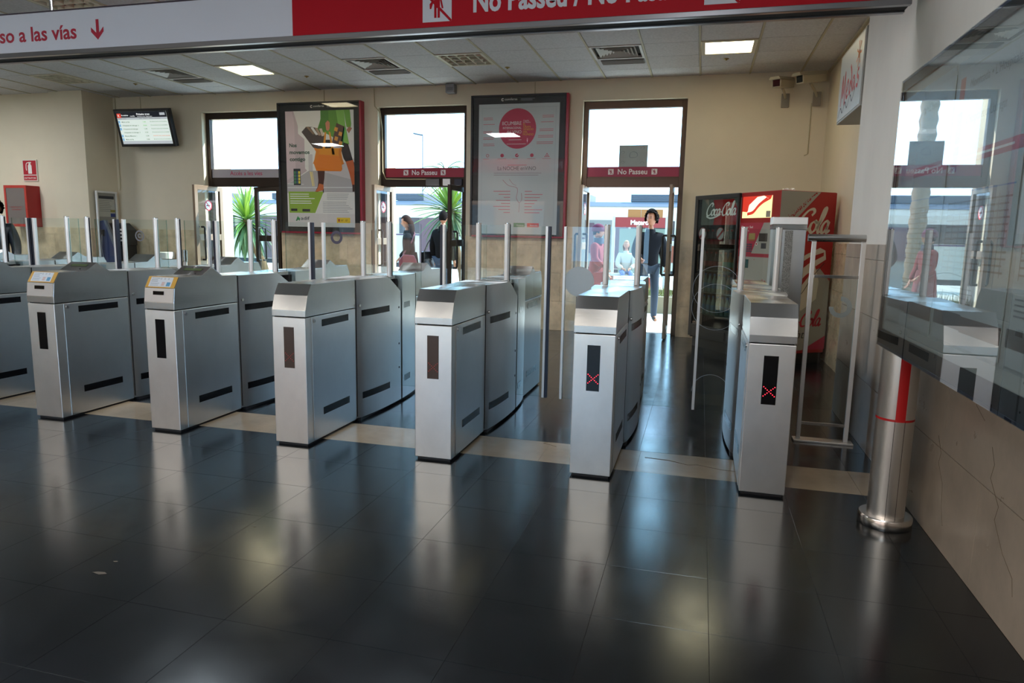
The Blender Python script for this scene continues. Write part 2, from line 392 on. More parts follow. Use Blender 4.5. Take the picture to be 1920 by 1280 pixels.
# back wall
wall = MB()
ed = [-9.93] + [v for o_ in OPEN for v in o_] + [XR2 + .1]
for i in range(0, len(ed), 2): wall.box(ed[i], ed[i + 1], YB, YB + .36, 0, CEIL + .05)
for a, b_ in OPEN: wall.box(a, b_, YB, YB + .36, HT, CEIL + .05)
wb = wall.build('wall_back', PLAST); tag(wb, 'cream plaster wall with three glazed doorways and marble dado', 'wall', kind='structure')
def slabs(parent, fn, a, b_, m, z=(0, .44, .86, 1.27), w=.6, off=0, band=1.385, th=.016, seed=0):
    """fn(u0,u1,z0,z1)-> MB.box args for a wall slab between u0..u1"""
    rows = list(zip(z, z[1:] + (None,)))
    zs = list(z) + [band]
    for r in range(len(zs) - 1):
        u = a; first = True
        while u < b_ - .02:
            st = w * (.5 if (first and r % 2) else 1) * (1.6 if r == len(zs) - 2 else 1); first = False
            e = min(u + st, b_)
            if b_ - e < .12: e = b_
            g = .0015
            MB().box(*fn(u + g, e - g, zs[r] + g, zs[r + 1] - g)).build('marble_slab', m, parent); u = e
for i in range(0, len(ed), 2):
    slabs(wb, lambda u0, u1, z0, z1: (u0, u1, YB - .016, YB, z0, z1), ed[i], min(ed[i + 1], XR2), MARB)
# left portion (nearer the room)
YL = 9.65
wl = MB()
wl.box(-13.6, -13.3, YL, YL + .4, 0, CEIL + .05).box(-11.98, -10.62, YL, YB + .3, 0, CEIL + .05).box(-13.3, -11.98, YL, YL + .4, 3.1, CEIL + .05)
wl = wl.build('wall_left_back', PLAST); tag(wl, 'cream plaster wall segment behind the extinguisher box', 'wall', kind='structure')
slabs(wl, lambda u0, u1, z0, z1: (u0, u1, YL - .016, YL, z0, z1), -11.98, -10.62, MARB)
pil = MB().box(-10.62, -9.93, 9.57, YB + .3, 0, CEIL + .05).build('wall_pillar', PLAST); tag(pil, 'cream plaster pillar left of the wall monitor', 'pillar', kind='structure')
slabs(pil, lambda u0, u1, z0, z1: (u0, u1, 9.554, 9.57, z0, z1), -10.62, -9.93, MARB, w=.7)
slabs(pil, lambda u0, u1, z0, z1: (-9.93, -9.914, u0, u1, z0, z1), 9.554, 10.184, MARB, w=.7)
wle = MB().box(-13.9, -13.6, -3.6, 10.2, 0, CEIL + .05).build('wall_left', PLAST); tag(wle, 'plain cream wall at the far left of the hall', 'wall', kind='structure')
# right wall
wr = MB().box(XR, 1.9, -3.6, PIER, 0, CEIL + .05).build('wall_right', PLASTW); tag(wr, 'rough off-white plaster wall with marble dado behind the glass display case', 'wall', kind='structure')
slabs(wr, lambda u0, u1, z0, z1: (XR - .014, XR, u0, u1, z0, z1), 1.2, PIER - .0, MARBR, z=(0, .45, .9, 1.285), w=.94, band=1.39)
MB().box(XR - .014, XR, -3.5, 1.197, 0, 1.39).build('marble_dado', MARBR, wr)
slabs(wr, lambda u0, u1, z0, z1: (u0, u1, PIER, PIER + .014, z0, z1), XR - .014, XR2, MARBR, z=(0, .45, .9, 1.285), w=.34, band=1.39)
for pts in ([(3.02, .62), (2.98, .56), (3.0, .5), (2.9, .42), (2.92, .36), (2.82, .27), (2.72, .22), (2.7, .16)],
            [(3.62, .5), (3.56, .43), (3.58, .38), (3.5, .3), (3.48, .2), (3.44, .12)], [(3.75, .9), (3.7, .84), (3.72, .78)], [(3.3, .86), (3.2, .8), (3.22, .74), (3.12, .7)]):
    crack([(XR - .0145, y, z) for y, z in pts], .0009, wr)
wr2 = MB().box(XR2, 1.9, PIER, YB + .1, 0, CEIL + .05).build('wall_right_back', PLAST); tag(wr2, 'cream plaster wall beside the vending machine', 'wall', kind='structure')
slabs(wr2, lambda u0, u1, z0, z1: (XR2 - .016, XR2, u0, u1, z0, z1), PIER + .02, YB - .02, MARB)
MB().box(XR2 - .03, XR2 - .016, 7.25, 7.4, 0, CEIL).build('trim_door_jamb', mat('jamb_paint', 'b9ad93', .6), wr2)
# rear wall (behind the camera) with wide openings to the street
rear = MB(); ro = [(-8.0, -5.3), (-4.9, -3.2), (-2.75, -1.0)]
e2 = [-13.9] + [v for o_ in ro for v in o_] + [1.9]
for i in range(0, len(e2), 2): rear.box(e2[i], e2[i + 1], -3.9, -3.6, 0, CEIL + .05)
for a, b_ in ro: rear.box(a, b_, -3.9, -3.6, 2.6, CEIL + .05)
tag(rear.build('wall_rear', mat('rear_stone', '5c5248', .7, noise=((1, 1, 1), .1))), 'cream wall behind the viewer with wide openings', 'wall', kind='structure')

# doorways
BAND = {0: ('ab9fa0', None), 1: ('a8203c', 1), 2: ('b0405a', 1)}
NOPASS = mat('band_white', 'f2ecec', .5)
def nopass(p, u, v, h, m, bgm, w=2):
    """square pictogram: standing figure crossed out"""
    s = h
    p.rect(u, v, u + s, v + s, m, w)
    p.disc(u + .5 * s, v + .80 * s, .09 * s, bgm, w + 1, 12)
    p.rect(u + .40 * s, v + .42 * s, u + .60 * s, v + .69 * s, bgm, w + 1)
    p.poly([(u + .24 * s, v + .55 * s), (u + .36 * s, v + .68 * s), (u + .40 * s, v + .66 * s), (u + .30 * s, v + .40 * s), (u + .25 * s, v + .40 * s)], bgm, w + 1)
    p.poly([(u + .60 * s, v + .66 * s), (u + .66 * s, v + .66 * s), (u + .72 * s, v + .40 * s), (u + .66 * s, v + .40 * s)], bgm, w + 1)
    p.rect(u + .40 * s, v + .12 * s, u + .485 * s, v + .44 * s, bgm, w + 1); p.rect(u + .515 * s, v + .12 * s, u + .60 * s, v + .44 * s, bgm, w + 1)
    p.poly([(u + .02 * s, v + .96 * s), (u + .02 * s, v + .90 * s), (u + .94 * s, v), (u + s, v), (u + s, v + .05 * s), (u + .08 * s, v + .96 * s)], bgm, w + 2)
YF = 10.32
def leaf(parent, x0, y0, x1, y1, sticker=False, dark=True):
    """door leaf standing from (x0,y0) to (x1,y1)"""
    L_ = math.hypot(x1 - x0, y1 - y0); a = math.atan2(y1 - y0, x1 - x0)
    e = bpy.data.objects.new('door_leaf', None); COL.objects.link(e)
    b = MB(); h = 2.12; s = .075
    b.box(0, s, -.022, .022, .02, h).box(L_ - s, L_, -.022, .022, .02, h).box(s, L_ - s, -.022, .022, h - s, h).box(s, L_ - s, -.022, .022, .02, .14).box(s, L_ - s, -.02, .02, 1.02 + .2, 1.12 + .2)
    COL.objects.unlink(e); bpy.data.objects.remove(e)
    f = b.build('door_leaf', FRAME if dark else FRAMEL, parent, bevel=.003)  # shaded leaves take the dark bronze, the others its lit copy
    f.location = (x0, y0, 0); f.rotation_euler = (0, 0, a)
    MB().box(s, L_ - s, -.004, .004, .14, 1.22).box(s, L_ - s, -.004, .004, 1.32, h - s).build('pane', WGLASS, f)
    for sy in (-1, 1):
        pts = [(.13, sy * .022, 1.44), (.13, sy * .075, 1.44), (.13, sy * .085, 1.42), (.13, sy * .085, .92), (.13, sy * .075, .9), (.13, sy * .022, .9)]
        pts = [(p[0] + (-.09 if 0 else 0), p[1], p[2]) for p in pts]
        MB().tube(pts, .016, 8).build('handle', RUB, f)
    if sticker:
        for sy in (-1, 1):
            p = Print((.34, sy * .0055, 1.80), (1 if sy < 0 else -1, 0, 0), (0, 0, 1))
            p.disc(0, 0, .085, WHITE, 1); R_ = mat('prohibition_red', 'd0233a', .5)
            p.ring(0, 0, .085, .068, R_, 2); p.rect(-.045, -.012, .035, .004, RUB, 2); p.rect(.036, -.012, .05, .004, R_, 2)
            c = .7071; p.poly([(-.05 - .006, .05 - .006), (.05 - .006, -.05 - .006), (.05 + .006, -.05 + .006), (-.05 + .006, .05 + .006)], R_, 3)
            p.build('no_smoking_sticker', f)
    return f
for k, (a, b_) in enumerate(OPEN):
    t = thing('door_%d' % (k + 1), ['glazed doorway under the pale band, left of the orange bag poster', 'glazed doorway between the two wall posters, under a red band', 'glazed doorway with paper on its top pane, left of the vending machine'][k], 'doorway', ((a + b_) / 2, YF, 0), kind='structure')
    w = (b_ - a) / 2; y0, y1 = -.02, .06
    b = MB().box(-w, -w + .07, y0, y1, 0, HT).box(w - .07, w, y0, y1, 0, HT).box(-w + .07, w - .07, y0, y1, HT - .10, HT).box(-w + .07, w - .07, y0, y1, 2.12, 2.25)
    b.box(-w + .07, w - .07, y0 + .02, y1 - .02, 2.25, 2.27)
    b.build('door_frame', FRAME if k < 2 else mat('bronze_frame_mid', '5a4638', .4, .5), t, bevel=.003)
    MB().box(-w + .07, w - .07, .012, .022, 2.41, HT - .10).build('transom_pane', WGLASS, t)
    bm_ = [mat('band_grey', 'a9a3ab', .5), mat('band_red', '9c1d38', .5), mat('band_red_pale', 'a53552', .5)][k]
    MB().box(-w + .07, w - .07, .004, .02, 2.27, 2.41).build('sign_band', bm_, t)
    p = Print((0, .0035, 2.34), (1, 0, 0), (0, 0, 1))
    if k == 0: p.text('Accès a les vies', .0, -.03, .095, mat('band_text_red', 'b8375a', .5), 1, bold=.01, align='c', fit=.62)
    else:
        p.text('No Passeu', 0, -.034, .105, NOPASS, 1, bold=.02, align='c', fit=.42)
        nopass(p, -.35, -.04, .08, NOPASS, bm_, 1); nopass(p, .27, -.04, .08, NOPASS, bm_, 1)
    p.build('band_lettering', t)
    if k == 2:
        pp = MB().box(-.20, .205, -.002, .008, 2.41, 2.71).build('taped_paper', mat('thin_paper', 'a9b4b4', .8, noise=((8, 8, 8), .05)), t)
        q = Print((0, -.003, 2.56), (1, 0, 0), (0, 0, 1)); INK = mat('pencil', '6f7c84', .8)
        q.ribbon([(-.05, -.01), (-.04, .04), (.0, .06), (.05, .04), (.06, 0), (.03, -.02), (-.04, -.02), (-.05, .01)], INK, 1, (.006, .003))
        for cx, cy in ((.13, .11), (-.15, -.09), (.13, -.1), (-.15, .05)): q.ribbon([(cx - .03, cy - .01), (cx, cy + .02), (cx + .03, cy), (cx, cy - .02)], INK, 1, (.004, .002))
        q.build('pencil_sketch', pp)
d1, d2_, d3 = [o for o in S.objects if o.name in ('door_1', 'door_2', 'door_3')]
def loc_leaf(d, x0, y0, x1, y1, **k): return leaf(d, x0 - d.location.x, y0 - YF, x1 - d.location.x, y1 - YF, **k)
loc_leaf(d1, -8.05, 9.80, -8.05, 10.50, sticker=True, dark=False); loc_leaf(d1, -7.33, 10.42, -6.76, 10.29)
loc_leaf(d2_, -4.84, 9.80, -4.84, 10.50, sticker=True, dark=False); loc_leaf(d2_, -3.6, 9.75, -3.6, 10.45)
loc_leaf(d3, -1.66, 9.80, -1.66, 10.50, sticker=True, dark=False); loc_leaf(d3, -.43, 9.75, -.43, 10.45, dark=False)
for d, xs_ in ((d2_, (.05, .33, .52)), ):
    for q, x in enumerate(xs_): MB().box(x, x + (.22 if q == 0 else .12), -.07, -.02, 2.14, 2.24).build('closer_box', [mat('closer_grey', '6b6a6a', .4, .6), ALU, DARKM][q], d, bevel=.004)
t = thing('door_4', 'dark framed glazed doorway at the far left edge', 'doorway', (-12.64, YL + .1, 0), kind='structure')
MB().box(-.66, -.58, -.03, .05, 0, 3.1).box(.58, .66, -.03, .05, 0, 3.1).box(-.58, .58, -.03, .05, 3.0, 3.1).box(-.58, .58, -.03, .05, 2.05, 2.2).build('door_frame', FRAME, t)
MB().box(-.58, .58, .0, .01, 2.2, 3.0).build('transom_pane', WGLASS, t)
# ================================================================ TICKET GATES
GL = 2.46; HW = .12; SEAM = 1.375
def bulge(y): 
    t = (y - .67) / (1.79 - .67)
    return HW + (.052 * max(0, math.sin(math.pi * t)) ** .55 if 0 < t < 1 else 0)
LEDON = mat('led_red', 'ff3040', .5, emit='ff2438', es=3); LEDOFF = mat('led_red_dim', '6e1a1c', .5, emit='a01018', es=.5)
CARD = mat('card_white', 'dfe5ee', .45); YEL = mat('label_amber', 'dba94e', .4); SLOTP = mat('reader_plate', 'cfcbc9', .35, .35)
CBLUE = mat('print_blue', '5f9fc9', .5); CORG = mat('print_orange', 'd98c6a', .5); CGRY = mat('print_grey', '7f8894', .5)
WINB = mat('sensor_window', '0a0a0e', .25, spec=.3)
def mirror_y(o):  # geometry only
    for v in o.data.vertices: v.co.y = GL - v.co.y
    o.data.flip_normals(); return o
def end_unit(parent, reader, front, led=None):
    """cabinet end: lower body, hood, side doors, windows; front=False mirrors it to the far end"""
    made = []
    def A(mb, name, m, par=None, **k):
        o = mb.build(name, m, par if par is not None else parent, **k)
        if not front:
            me = o.data
            for v in me.vertices: v.co.y = GL - v.co.y
            me.flip_normals()
        return o
    A(MB().box(-HW + .012, HW - .012, .015, .67, 0, .016), 'plinth', RUB)
    A(MB().box(-HW, HW, 0, .668, .016, .850), 'lower_body', STEELF, bevel=.003)
    for s in (-1, 1):
        A(MB().box(min(s * HW, s * (HW + .004)), max(s * HW, s * (HW + .004)), .075, .662, .022, .846), 'side_door', STEEL, bevel=.0015)
        X0, X1 = sorted((s * (HW + .004), s * (HW + .0055)))
        A(MB().box(X0, X1, .195, .558, .776, .822), 'sensor_window', WINB); A(MB().box(X0, X1, .195, .558, .172, .222), 'sensor_window', WINB)
        A(MB().tube([(s * (HW + .004), .10, .822), (s * (HW + .010), .10, .822)], .011, 12), 'lock', STEELP)
    A(MB().box(-HW + .01, HW - .01, .01, .66, .848, .856), 'seam_gap', CORE)
    if reader: prof = [(0, .856), (0, .9), (.012, 1.0), (.06, 1.076), (.285, 1.077), (.39, 1.135), (.505, 1.065), (.668, 1.062), (.668, .856)]
    else: prof = [(0, .856), (0, .897), (.030, .992), (.078, 1.064), (.668, 1.062), (.668, .856)]
    hood = A(MB().prism(prof, 'x', -HW - .002, HW + .002), 'hood', STEELH, bevel=.002)
    if reader:
        s1 = (1.0 - .9) / .012
        A(MB().prism([(-.003, .905), (.0085, .998), (.012, .998), (.001, .905)], 'x', -HW + .004, HW - .004), 'reader_plate', SLOTP)
        A(MB().prism([(.003 - .004, .955), (.001, .980), (.012, .980), (.008, .955)], 'x', -.045, .04), 'ticket_slot', BLACKG)
        # slanted label (0.012,1.0)-(0.06,1.076)
        d = Vector((0, .048, .076)).normalized()
        nrm = Vector((0, -d.z, d.y))
        org = Vector((0, .036, 1.038)) + nrm * .0015
        L_ = .085
        U = (1, 0, 0)
        p = Print(org, U, d, .0008)
        p.rect(-.118, -.043, .118, .043, YEL, 0); p.rect(-.095, -.036, .085, .038, CARD, 1)
        p.lines(-.085, .030, -.02, 3, .012, .003, CGRY, 2); p.lines(-.085, -.008, -.01, 3, .009, .002, CGRY, 2, seed=3)
        p.rect(.045, -.03, .075, .0, CBLUE, 2); p.lines(.005, .0, .035, 5, .006, .0025, CORG, 2, seed=5)
        for q in range(3): p.ring(-.01 + q * .03, .026, .006, .004, CGRY, 2, 10)
        o = p.build('instruction_label', parent)
        if not front:
            for v in o.data.vertices: v.co.y = GL - v.co.y
            o.data.flip_normals()
        # ticket exit display on the raised part
        d = Vector((0, .105, .058)).normalized(); nrm = Vector((0, -d.z, d.y))
        p = Print(Vector((0, .33, 1.077 + .045 * .5524)) + nrm * .001, U, d, .0008)
        p.rect(-.075, .005, .075, .035, mat('lcd_green', '4d5a3c', .3), 1); p.disc(.05, -.03, .006, RUB, 1, 10)
        o = p.build('exit_display', parent)
        if not front:
            for v in o.data.vertices: v.co.y = GL - v.co.y
            o.data.flip_normals()
    # status display
    A(MB().box(-.039, .036, -.0015, .006, .520, .788), 'signal_window', WINB if led != 'dim' else mat('signal_window_brown', '3a2a24', .25, coat=.2))
    if led:
        b = MB()
        for q in range(-3, 4):
            for sg in ((1, -1) if q else (1,)):
                b.lathe([(.0001, -.002), (.0028, 0), (.0001, .001)], (0, 0, 0), 6)
                n0 = len(b.v) - 18
                for i_ in range(n0, len(b.v)):
                    x, y, z = b.v[i_]; b.v[i_] = (x + q * .0095 - .001, -.002 + z * .5, y + sg * q * .0085 + .592)
        A(b, 'led_cross', LEDON if led == 'on' else LEDOFF)
def centre_unit(parent):
    ys = [.67 + (SEAM - .012 - .67) * i / 14 for i in range(15)]
    yr = [SEAM + .022 + (1.79 - SEAM - .022) * i / 12 for i in range(13)]
    def shell(yy, name, chamfer):
        b = MB()
        zt = 1.058
        rows = []
        for y in yy:
            w = bulge(y); z = zt
            if chamfer and y > 1.13: z = zt - (y - 1.13) * .55
            rows.append((y, w, z))
        v = []
        for y, w, z in rows: v += [(-w, y, .022), (w, y, .022), (w, y, z), (-w, y, z)]
        f = []; nn = len(rows)
        for i in range(nn - 1):
            a = 4 * i; c = 4 * (i + 1)
            f += [(a + 1, c + 1, c + 2, a + 2), (a, a + 3, c + 3, c)]
        b.add(v, f, 0, True)
        top = [(4 * i + 3, 4 * i + 2, 4 * i + 6, 4 * i + 7) for i in range(nn - 1)]
        b.add(v, top + [(0, 1, 2, 3), (4 * nn - 4, 4 * nn - 1, 4 * nn - 2, 4 * nn - 3)], 0, False)
        return b.build(name, STEEL, parent)
    shell(ys, 'front_casing', True); shell(yr, 'rear_casing', False)
    # top deck plate over the chamfer, between the posts
    MB().prism([(-.105, 1.10), (.105, 1.10), (.125, SEAM - .02), (-.125, SEAM - .02)], 'z', 1.03, 1.059).build('deck_plate', STEELH, parent, bevel=.001)
    MB().box(-.13, .13, SEAM - .02, SEAM + .03, .06, 1.03).build('leaf_slot', CORE, parent)
    for y in (.68, 1.79):
        MB().box(-HW - .0045, HW + .0045, y - .006, y + .002, .035, 1.056).build('joint', CORE, parent)
    MB().box(-.14, .14, .7, 1.77, 0, .022).build('plinth', RUB, parent)
    for s in (-1, 1):
        for (a, b_) in ((.73, 1.145), (1.44, 1.58)):
            for z0, z1 in ((.785, .833), (.162, .213)):
                b = MB(); v = []; n = 8
                for i in range(n + 1):
                    y = a + (b_ - a) * i / n; w = bulge(y) + .0012
                    v += [(s * w, y, z0), (s * w, y, z1), (s * (w - .004), y, z0), (s * (w - .004), y, z1)]
                f = []
                for i in range(n):
                    p = 4 * i; f += [(p, p + 4, p + 5, p + 1)]
                b.add(v, f, 0, False).build('sensor_window', WINB, parent)
        w = bulge(.72)
        MB().tube([(s * (w - .003), .705, .868), (s * (w + .006), .705, .868)], .011, 12).build('lock', STEELP, parent)
        for z in (.80, .50, .30):
            w = bulge(SEAM - .05); MB().tube([(s * (w - .003), SEAM - .05, z), (s * (w + .002), SEAM - .05, z)], .009, 10).build('bolt', RUB, parent)
FROST = bpy.data.materials.new('frosted_sticker'); FROST.use_nodes = True; _n = FROST.node_tree
_t = _n.nodes.new('ShaderNodeBsdfTranslucent'); _t.inputs[0].default_value = (.95, .97, 1, 1); _d = _n.nodes['Principled BSDF']; _d.inputs[0].default_value = (.92, .95, .98, 1); _d.inputs['Roughness'].default_value = .6
_x = _n.nodes.new('ShaderNodeMixShader'); _x.inputs[0].default_value = .6; _n.links.new(_d.outputs[0], _x.inputs[1]); _n.links.new(_t.outputs[0], _x.inputs[2]); _n.links.new(_x.outputs[0], _n.nodes['Material Output'].inputs[0])
YLF = 1.27
def posts(parent, dx=0):
    for s in (-1, 1):
        x = s * .115 + dx
        b = MB().tube([(x, YLF, 1.05), (x, YLF, 1.487)], .021, 14)
        p = b.build('post', ALU, parent)
        MB().box(x + .012 * s, x + .0225 * s, YLF - .004, YLF + .012, 1.055, 1.484).build('rubber_strip', RUB, p)
        MB().tube([(x, YLF, 1.487), (x, YLF, 1.492)], .0215, 14).build('post_cap', STEELP, p)
    glasspane(MB().box(-.094 + dx, .094 + dx, YLF - .004, YLF + .004, 1.06, 1.478), parent, 'glass_panel')
def glasspane(mb, parent, name):
    me = mb.mesh(name, [GLASS, GLEDGE])
    for p in me.polygons:
        if p.area < .02 and abs(p.normal.y) < .9: p.material_index = 1
    return link(name, me, parent)
def glass_leaf(parent, cx, x0, x1, bar, deco=None):
    """sliding glass leaf: world x range x0..x1 at the gate plane; bar = ('left'|'right'|None, style)"""
    a, b_ = x0 - cx, x1 - cx
    g = glasspane(MB().box(a, b_, SEAM - .002, SEAM + .008, .135, 1.475), parent, 'glass_leaf')
    if bar:
        e = a if bar[0] == 'left' else b_
        s = -1 if bar[0] == 'left' else 1
        w1 = .012
        X0, X1 = sorted((e - s * .008, e + s * w1))
        MB().box(X0, X1, SEAM - .016, SEAM + .02, .13, 1.475).build('edge_bar', ALU, g, bevel=.002)
        if bar[1] == 'dark':
            X0, X1 = sorted((e + s * w1, e + s * .034)); MB().box(X0, X1, SEAM - .016, SEAM + .02, .13, 1.475).build('rubber_edge', DARKM, g, bevel=.003)
    if deco:
        p = Print((0, SEAM - .0035, 0), (1, 0, 0), (0, 0, 1), .0003)
        k, u, v, r = deco; u -= cx
        if k == 'disc': p.disc(u, v, r, FROST, 0, 40)
        elif k == 'ring': p.ring(u, v, r, r * .58, mat('dark_sticker', '4a4658', .6), 0)
        elif k == 'grey': p.ring(u, v, r, r * .72, mat('grey_sticker', '77777d', .6), 0); p.ring(u, v, r * .45, r * .2, mat('grey_sticker', '77777d', .6), 0)
        elif k == 'outline': p.ring(u, v, r, r * .988, mat('pale_sticker', 'b9c6d4', .6), 0); p.ring(u, v - .13, r, r * .988, mat('pale_sticker', 'b9c6d4', .6), 0); p.ring(u, .27, r * .8, r * .787, mat('pale_sticker', 'b9c6d4', .6), 0, a0=0, a1=3.1416)
        p.build('round_sticker', g)
    return g
GX = [-7.51, -6.52, -5.53, -4.55, -3.53, -2.535, -1.54, -.555, .403]
GLAB = ['farthest left ticket gate, only its rear end seen behind the others',
        'second ticket gate from the left, its rear part seen above the left frame edge',
        'steel ticket gate cut off by the left frame edge, front end outside the picture',
        'steel ticket gate with slanted yellow instruction label, leftmost one seen whole',
        'steel ticket gate with slanted yellow instruction label, right of its labelled twin',
        'steel ticket gate with plain hood and brown signal window, right of the labelled gates',
        'steel ticket gate with brown signal window below the round-logo poster',
        'narrow looking steel ticket gate with red cross, standing before the papered doorway',
        'steel ticket gate with red cross nearest the right wall and the round post']
kinds = [('r', 'r', None), ('r', 'r', None), ('r', 'r', None), ('r', 'r', None), ('r', 'r', None), ('p', 'r', 'dim'), ('p', 'r', 'dim'), ('p', 'p', 'on'), ('p', 'p', 'on')]
protos = {}
gates = []
for i, x in enumerate(GX):
    k = kinds[i]
    if k not in protos:
        t = thing('ticket_gate', GLAB[i], 'ticket gate', (x, 3.91, 0), group='row of steel ticket gates')
        end_unit(t, k[0] == 'r', True, k[2]); end_unit(t, k[1] == 'r', False, None); centre_unit(t)
        protos[k] = list(t.children); gates.append(t)
    else:
        t = thing('ticket_gate', GLAB[i], 'ticket gate', (x, 3.91, 0), group='row of steel ticket gates')
        for ch in protos[k]: copy_tree(ch, t)
        gates.append(t)
    posts(t, -.06 if i == 4 else (-.01 if i == 6 else 0))
def gl(i, side, x, bar, deco=None):
    cx = GX[i]; e = cx + (-.115 if side == 'left' else .115)
    s = -1 if side == 'left' else 1
    if side == 'left': glass_leaf(gates[i], cx, x, e + .02, ('left', bar) if bar else None, deco)
    else: glass_leaf(gates[i], cx, e - .02, x, ('right', bar) if bar else None, deco)
# gate index, side, world x of the free edge (measured at y=5.285), bar style
k_ = 1.016
gl(8, 'left', .014, 'light', ('outline', .13, 1.04, .17)); gl(7, 'right', -.148, None); gl(7, 'left', -.985 * k_, 'light', ('disc', -.885, 1.06, .115))
gl(6, 'right', -1.13 * k_, 'dark'); gl(6, 'left', -1.955 * k_, 'dark'); gl(5, 'right', -2.155 * k_, None)
gl(5, 'left', -3.02 * k_, 'light', ('ring', -2.90 * k_, 1.355, .055)); gl(4, 'right', -3.15 * k_, 'dark'); gl(4, 'left', -4.05 * k_, 'dark')
gl(3, 'right', -4.14 * k_, 'light'); gl(3, 'left', -5.03 * k_, 'light', ('grey', -4.86 * k_, 1.33, .05)); gl(2, 'right', -5.13 * k_, 'dark'); gl(2, 'left', -6.05 * k_, 'dark')
gl(1, 'right', -6.13 * k_, 'dark'); gl(1, 'left', -7.05 * k_, 'light'); gl(0, 'right', -7.13 * k_, 'dark'); gl(0, 'left', -8.0 * k_, 'light')
# ================================================================ HANGING SIGN
t = thing('hanging_sign', 'long hanging sign, white left part with red text and red right part', 'sign', (0, 4.68, 0))
x0, x1, zb, zt = -7.2, 1.09, 2.77, 3.085
MB().box(x0, -2.932, 0, .012, zb + .02, zt).build('white_panel', mat('sign_white', 'dde0ee', .4, noise=((1, 1, 1), .02), spec=.2), t)
MB().box(-2.932, x1 - .01, 0, .012, zb + .02, zt).build('red_panel', RED, t)
MB().box(x0, x1, .168, .18, zb + .02, zt).build('back_panel', RED, t)
b = MB().box(x0, x1, -.006, .035, zb - .012, zb + .022).box(x0, x1, .145, .186, zb - .012, zb + .022).box(x0, x1, -.004, .184, zt, zt + .012)
for s_ in ((-.006, .035), (.145, .186)): MB().box(x0, x1, s_[0], s_[1], zb - .012, zb + .022).build('bottom_rail', mat('sign_rail', '8b8b90', .28, .9), t, bevel=.003)
MB().box(x0, x1, -.004, .184, zt, zt + .01).build('top_rail', mat('sign_top_rail', '3a3040', .5), t)
MB().box(x0, x1 - .005, .04, .14, zb - .004, zb + .01).build('bottom_cover', CORE, t)
MB().box(x1 - .01, x1, 0, .18, zb, zt).build('end_cap', mat('sign_end', '6e6e72', .4, .8), t)
SW = mat('sign_letter_white', 'd7dbe8', .45); SR = mat('sign_letter_red', 'b5173a', .45)
p = Print((0, -.0008, 0), (1, 0, 0), (0, 0, 1))
p.text('eso a las vías', -4.86, 2.874, .155, SR, 1, bold=.02, align='r', fit=.86)
p.text('Acc', -5.745, 2.874, .155, SR, 1, bold=.02, align='r', fit=.30)
p.build('lettering', t); p = Print((0, -.0008, 0), (1, 0, 0), (0, 0, 1)); p.poly([(-4.668, 3.004), (-4.640, 3.004), (-4.640, 2.905), (-4.597, 2.948), (-4.597, 2.912), (-4.655, 2.853), (-4.717, 2.912), (-4.717, 2.948), (-4.668, 2.905)], SR, 1)
p.build('arrow', t); p = Print((0, -.0008, 0), (1, 0, 0), (0, 0, 1)); p.text('No Passeu / No Pasar', -1.563, 2.876, .195, SW, 1, bold=.03, fit=1.34); p.build('lettering', t)
for u_ in (-1.926, -.067):
    p = Print((0, -.0008, 0), (1, 0, 0), (0, 0, 1)); nopass(p, u_, 2.826, .21, SW, RED, 1); p.build('pictogram', t)
p = Print((0, .1808, 0), (-1, 0, 0), (0, 0, 1))
p.text('No Passeu / No Pasar', 2.0, 2.876, .195, SW, 1, bold=.03, fit=1.34); p.build('lettering', t)
for x in (-5.19, -3.84, -2.2, -.6): MB().tube([(x, .09, zt), (x, .09, CEIL + .01)], .013, 8).build('rod', STEELP, t)

# ================================================================ WALL POSTER CASES
def poster_case(name, label, xa, xb, za, zb_, brand_u):
    t = thing(name, label, 'poster', ((xa + xb) / 2, YB, 0)); w = (xb - xa) / 2; D = .125
    CR = mat('case_red', '9c1030', .35)
    DKF = mat('case_frame_black', '0a0c14', .4); MB().box(-w, -w + .03, -D, -.0, za, zb_).build('side_frame', DKF, t, bevel=.004); MB().box(w - .03, w, -D, 0, za, zb_).build('side_frame', CR, t, bevel=.004)
    MB().box(-w + .03, w - .03, -D, 0, zb_ - .025, zb_).build('top_frame', DKF, t); MB().box(-w + .03, w - .03, -D, 0, za, za + .025).build('bottom_frame', CR, t)
    MB().box(-w + .03, w - .03, -D + .03, -.01, za + .025, zb_ - .025).build('backing', mat('case_dark', '05060a', .5), t)
    MB().box(-w + .03, w - .03, -D + .0, -D + .005, za + .025, zb_ - .025).build('glass_cover', glassmat('cover_glass', (.97, .98, .98), 1.5), t)
    p = Print((0, -D + .029, 0), (1, 0, 0), (0, 0, 1))
    p.ring(brand_u - .13, zb_ - .065, .022, .009, WHITE, 1, 16, .7, 5.6); p.text('comfersa', brand_u - .10, zb_ - .075, .045, WHITE, 1, bold=.01, fit=.19)
    p.lines(brand_u + .14, zb_ - .055, brand_u + .36, 3, .012, .004, mat('case_small_text', '9a9ca6', .6), 1)
    p.build('header_lettering', t)
    return t, w, D
GAIN = [1.0]
def PM(h, r=.55): return mat('print_%s_%d' % (h, GAIN[0] * 10), tuple(min(.9, c * GAIN[0]) for c in hexc(h)), r)
GAIN[0] = 1.9
t, w, D = poster_case('poster_case', 'framed poster of a green coat and orange handbag, red sided case', -6.64, -5.17, 1.372, 3.405, .0)
p = Print((0, -D + .028, 0), (1, 0, 0), (0, 0, 1), .0004)
L_, R_, B_, T_ = -.60, .60, 1.475, 3.275
def M_(u, v): return (L_ + (u - 85) / 650 * (R_ - L_), T_ - (v - 125) / (1195 - 125) * (T_ - B_))
def PP(pts, h, w=1): p.poly([M_(*q) for q in pts], PM(h), w)
PP([(85, 125), (735, 125), (735, 1195), (85, 1195)], 'b9b4b2', 0)
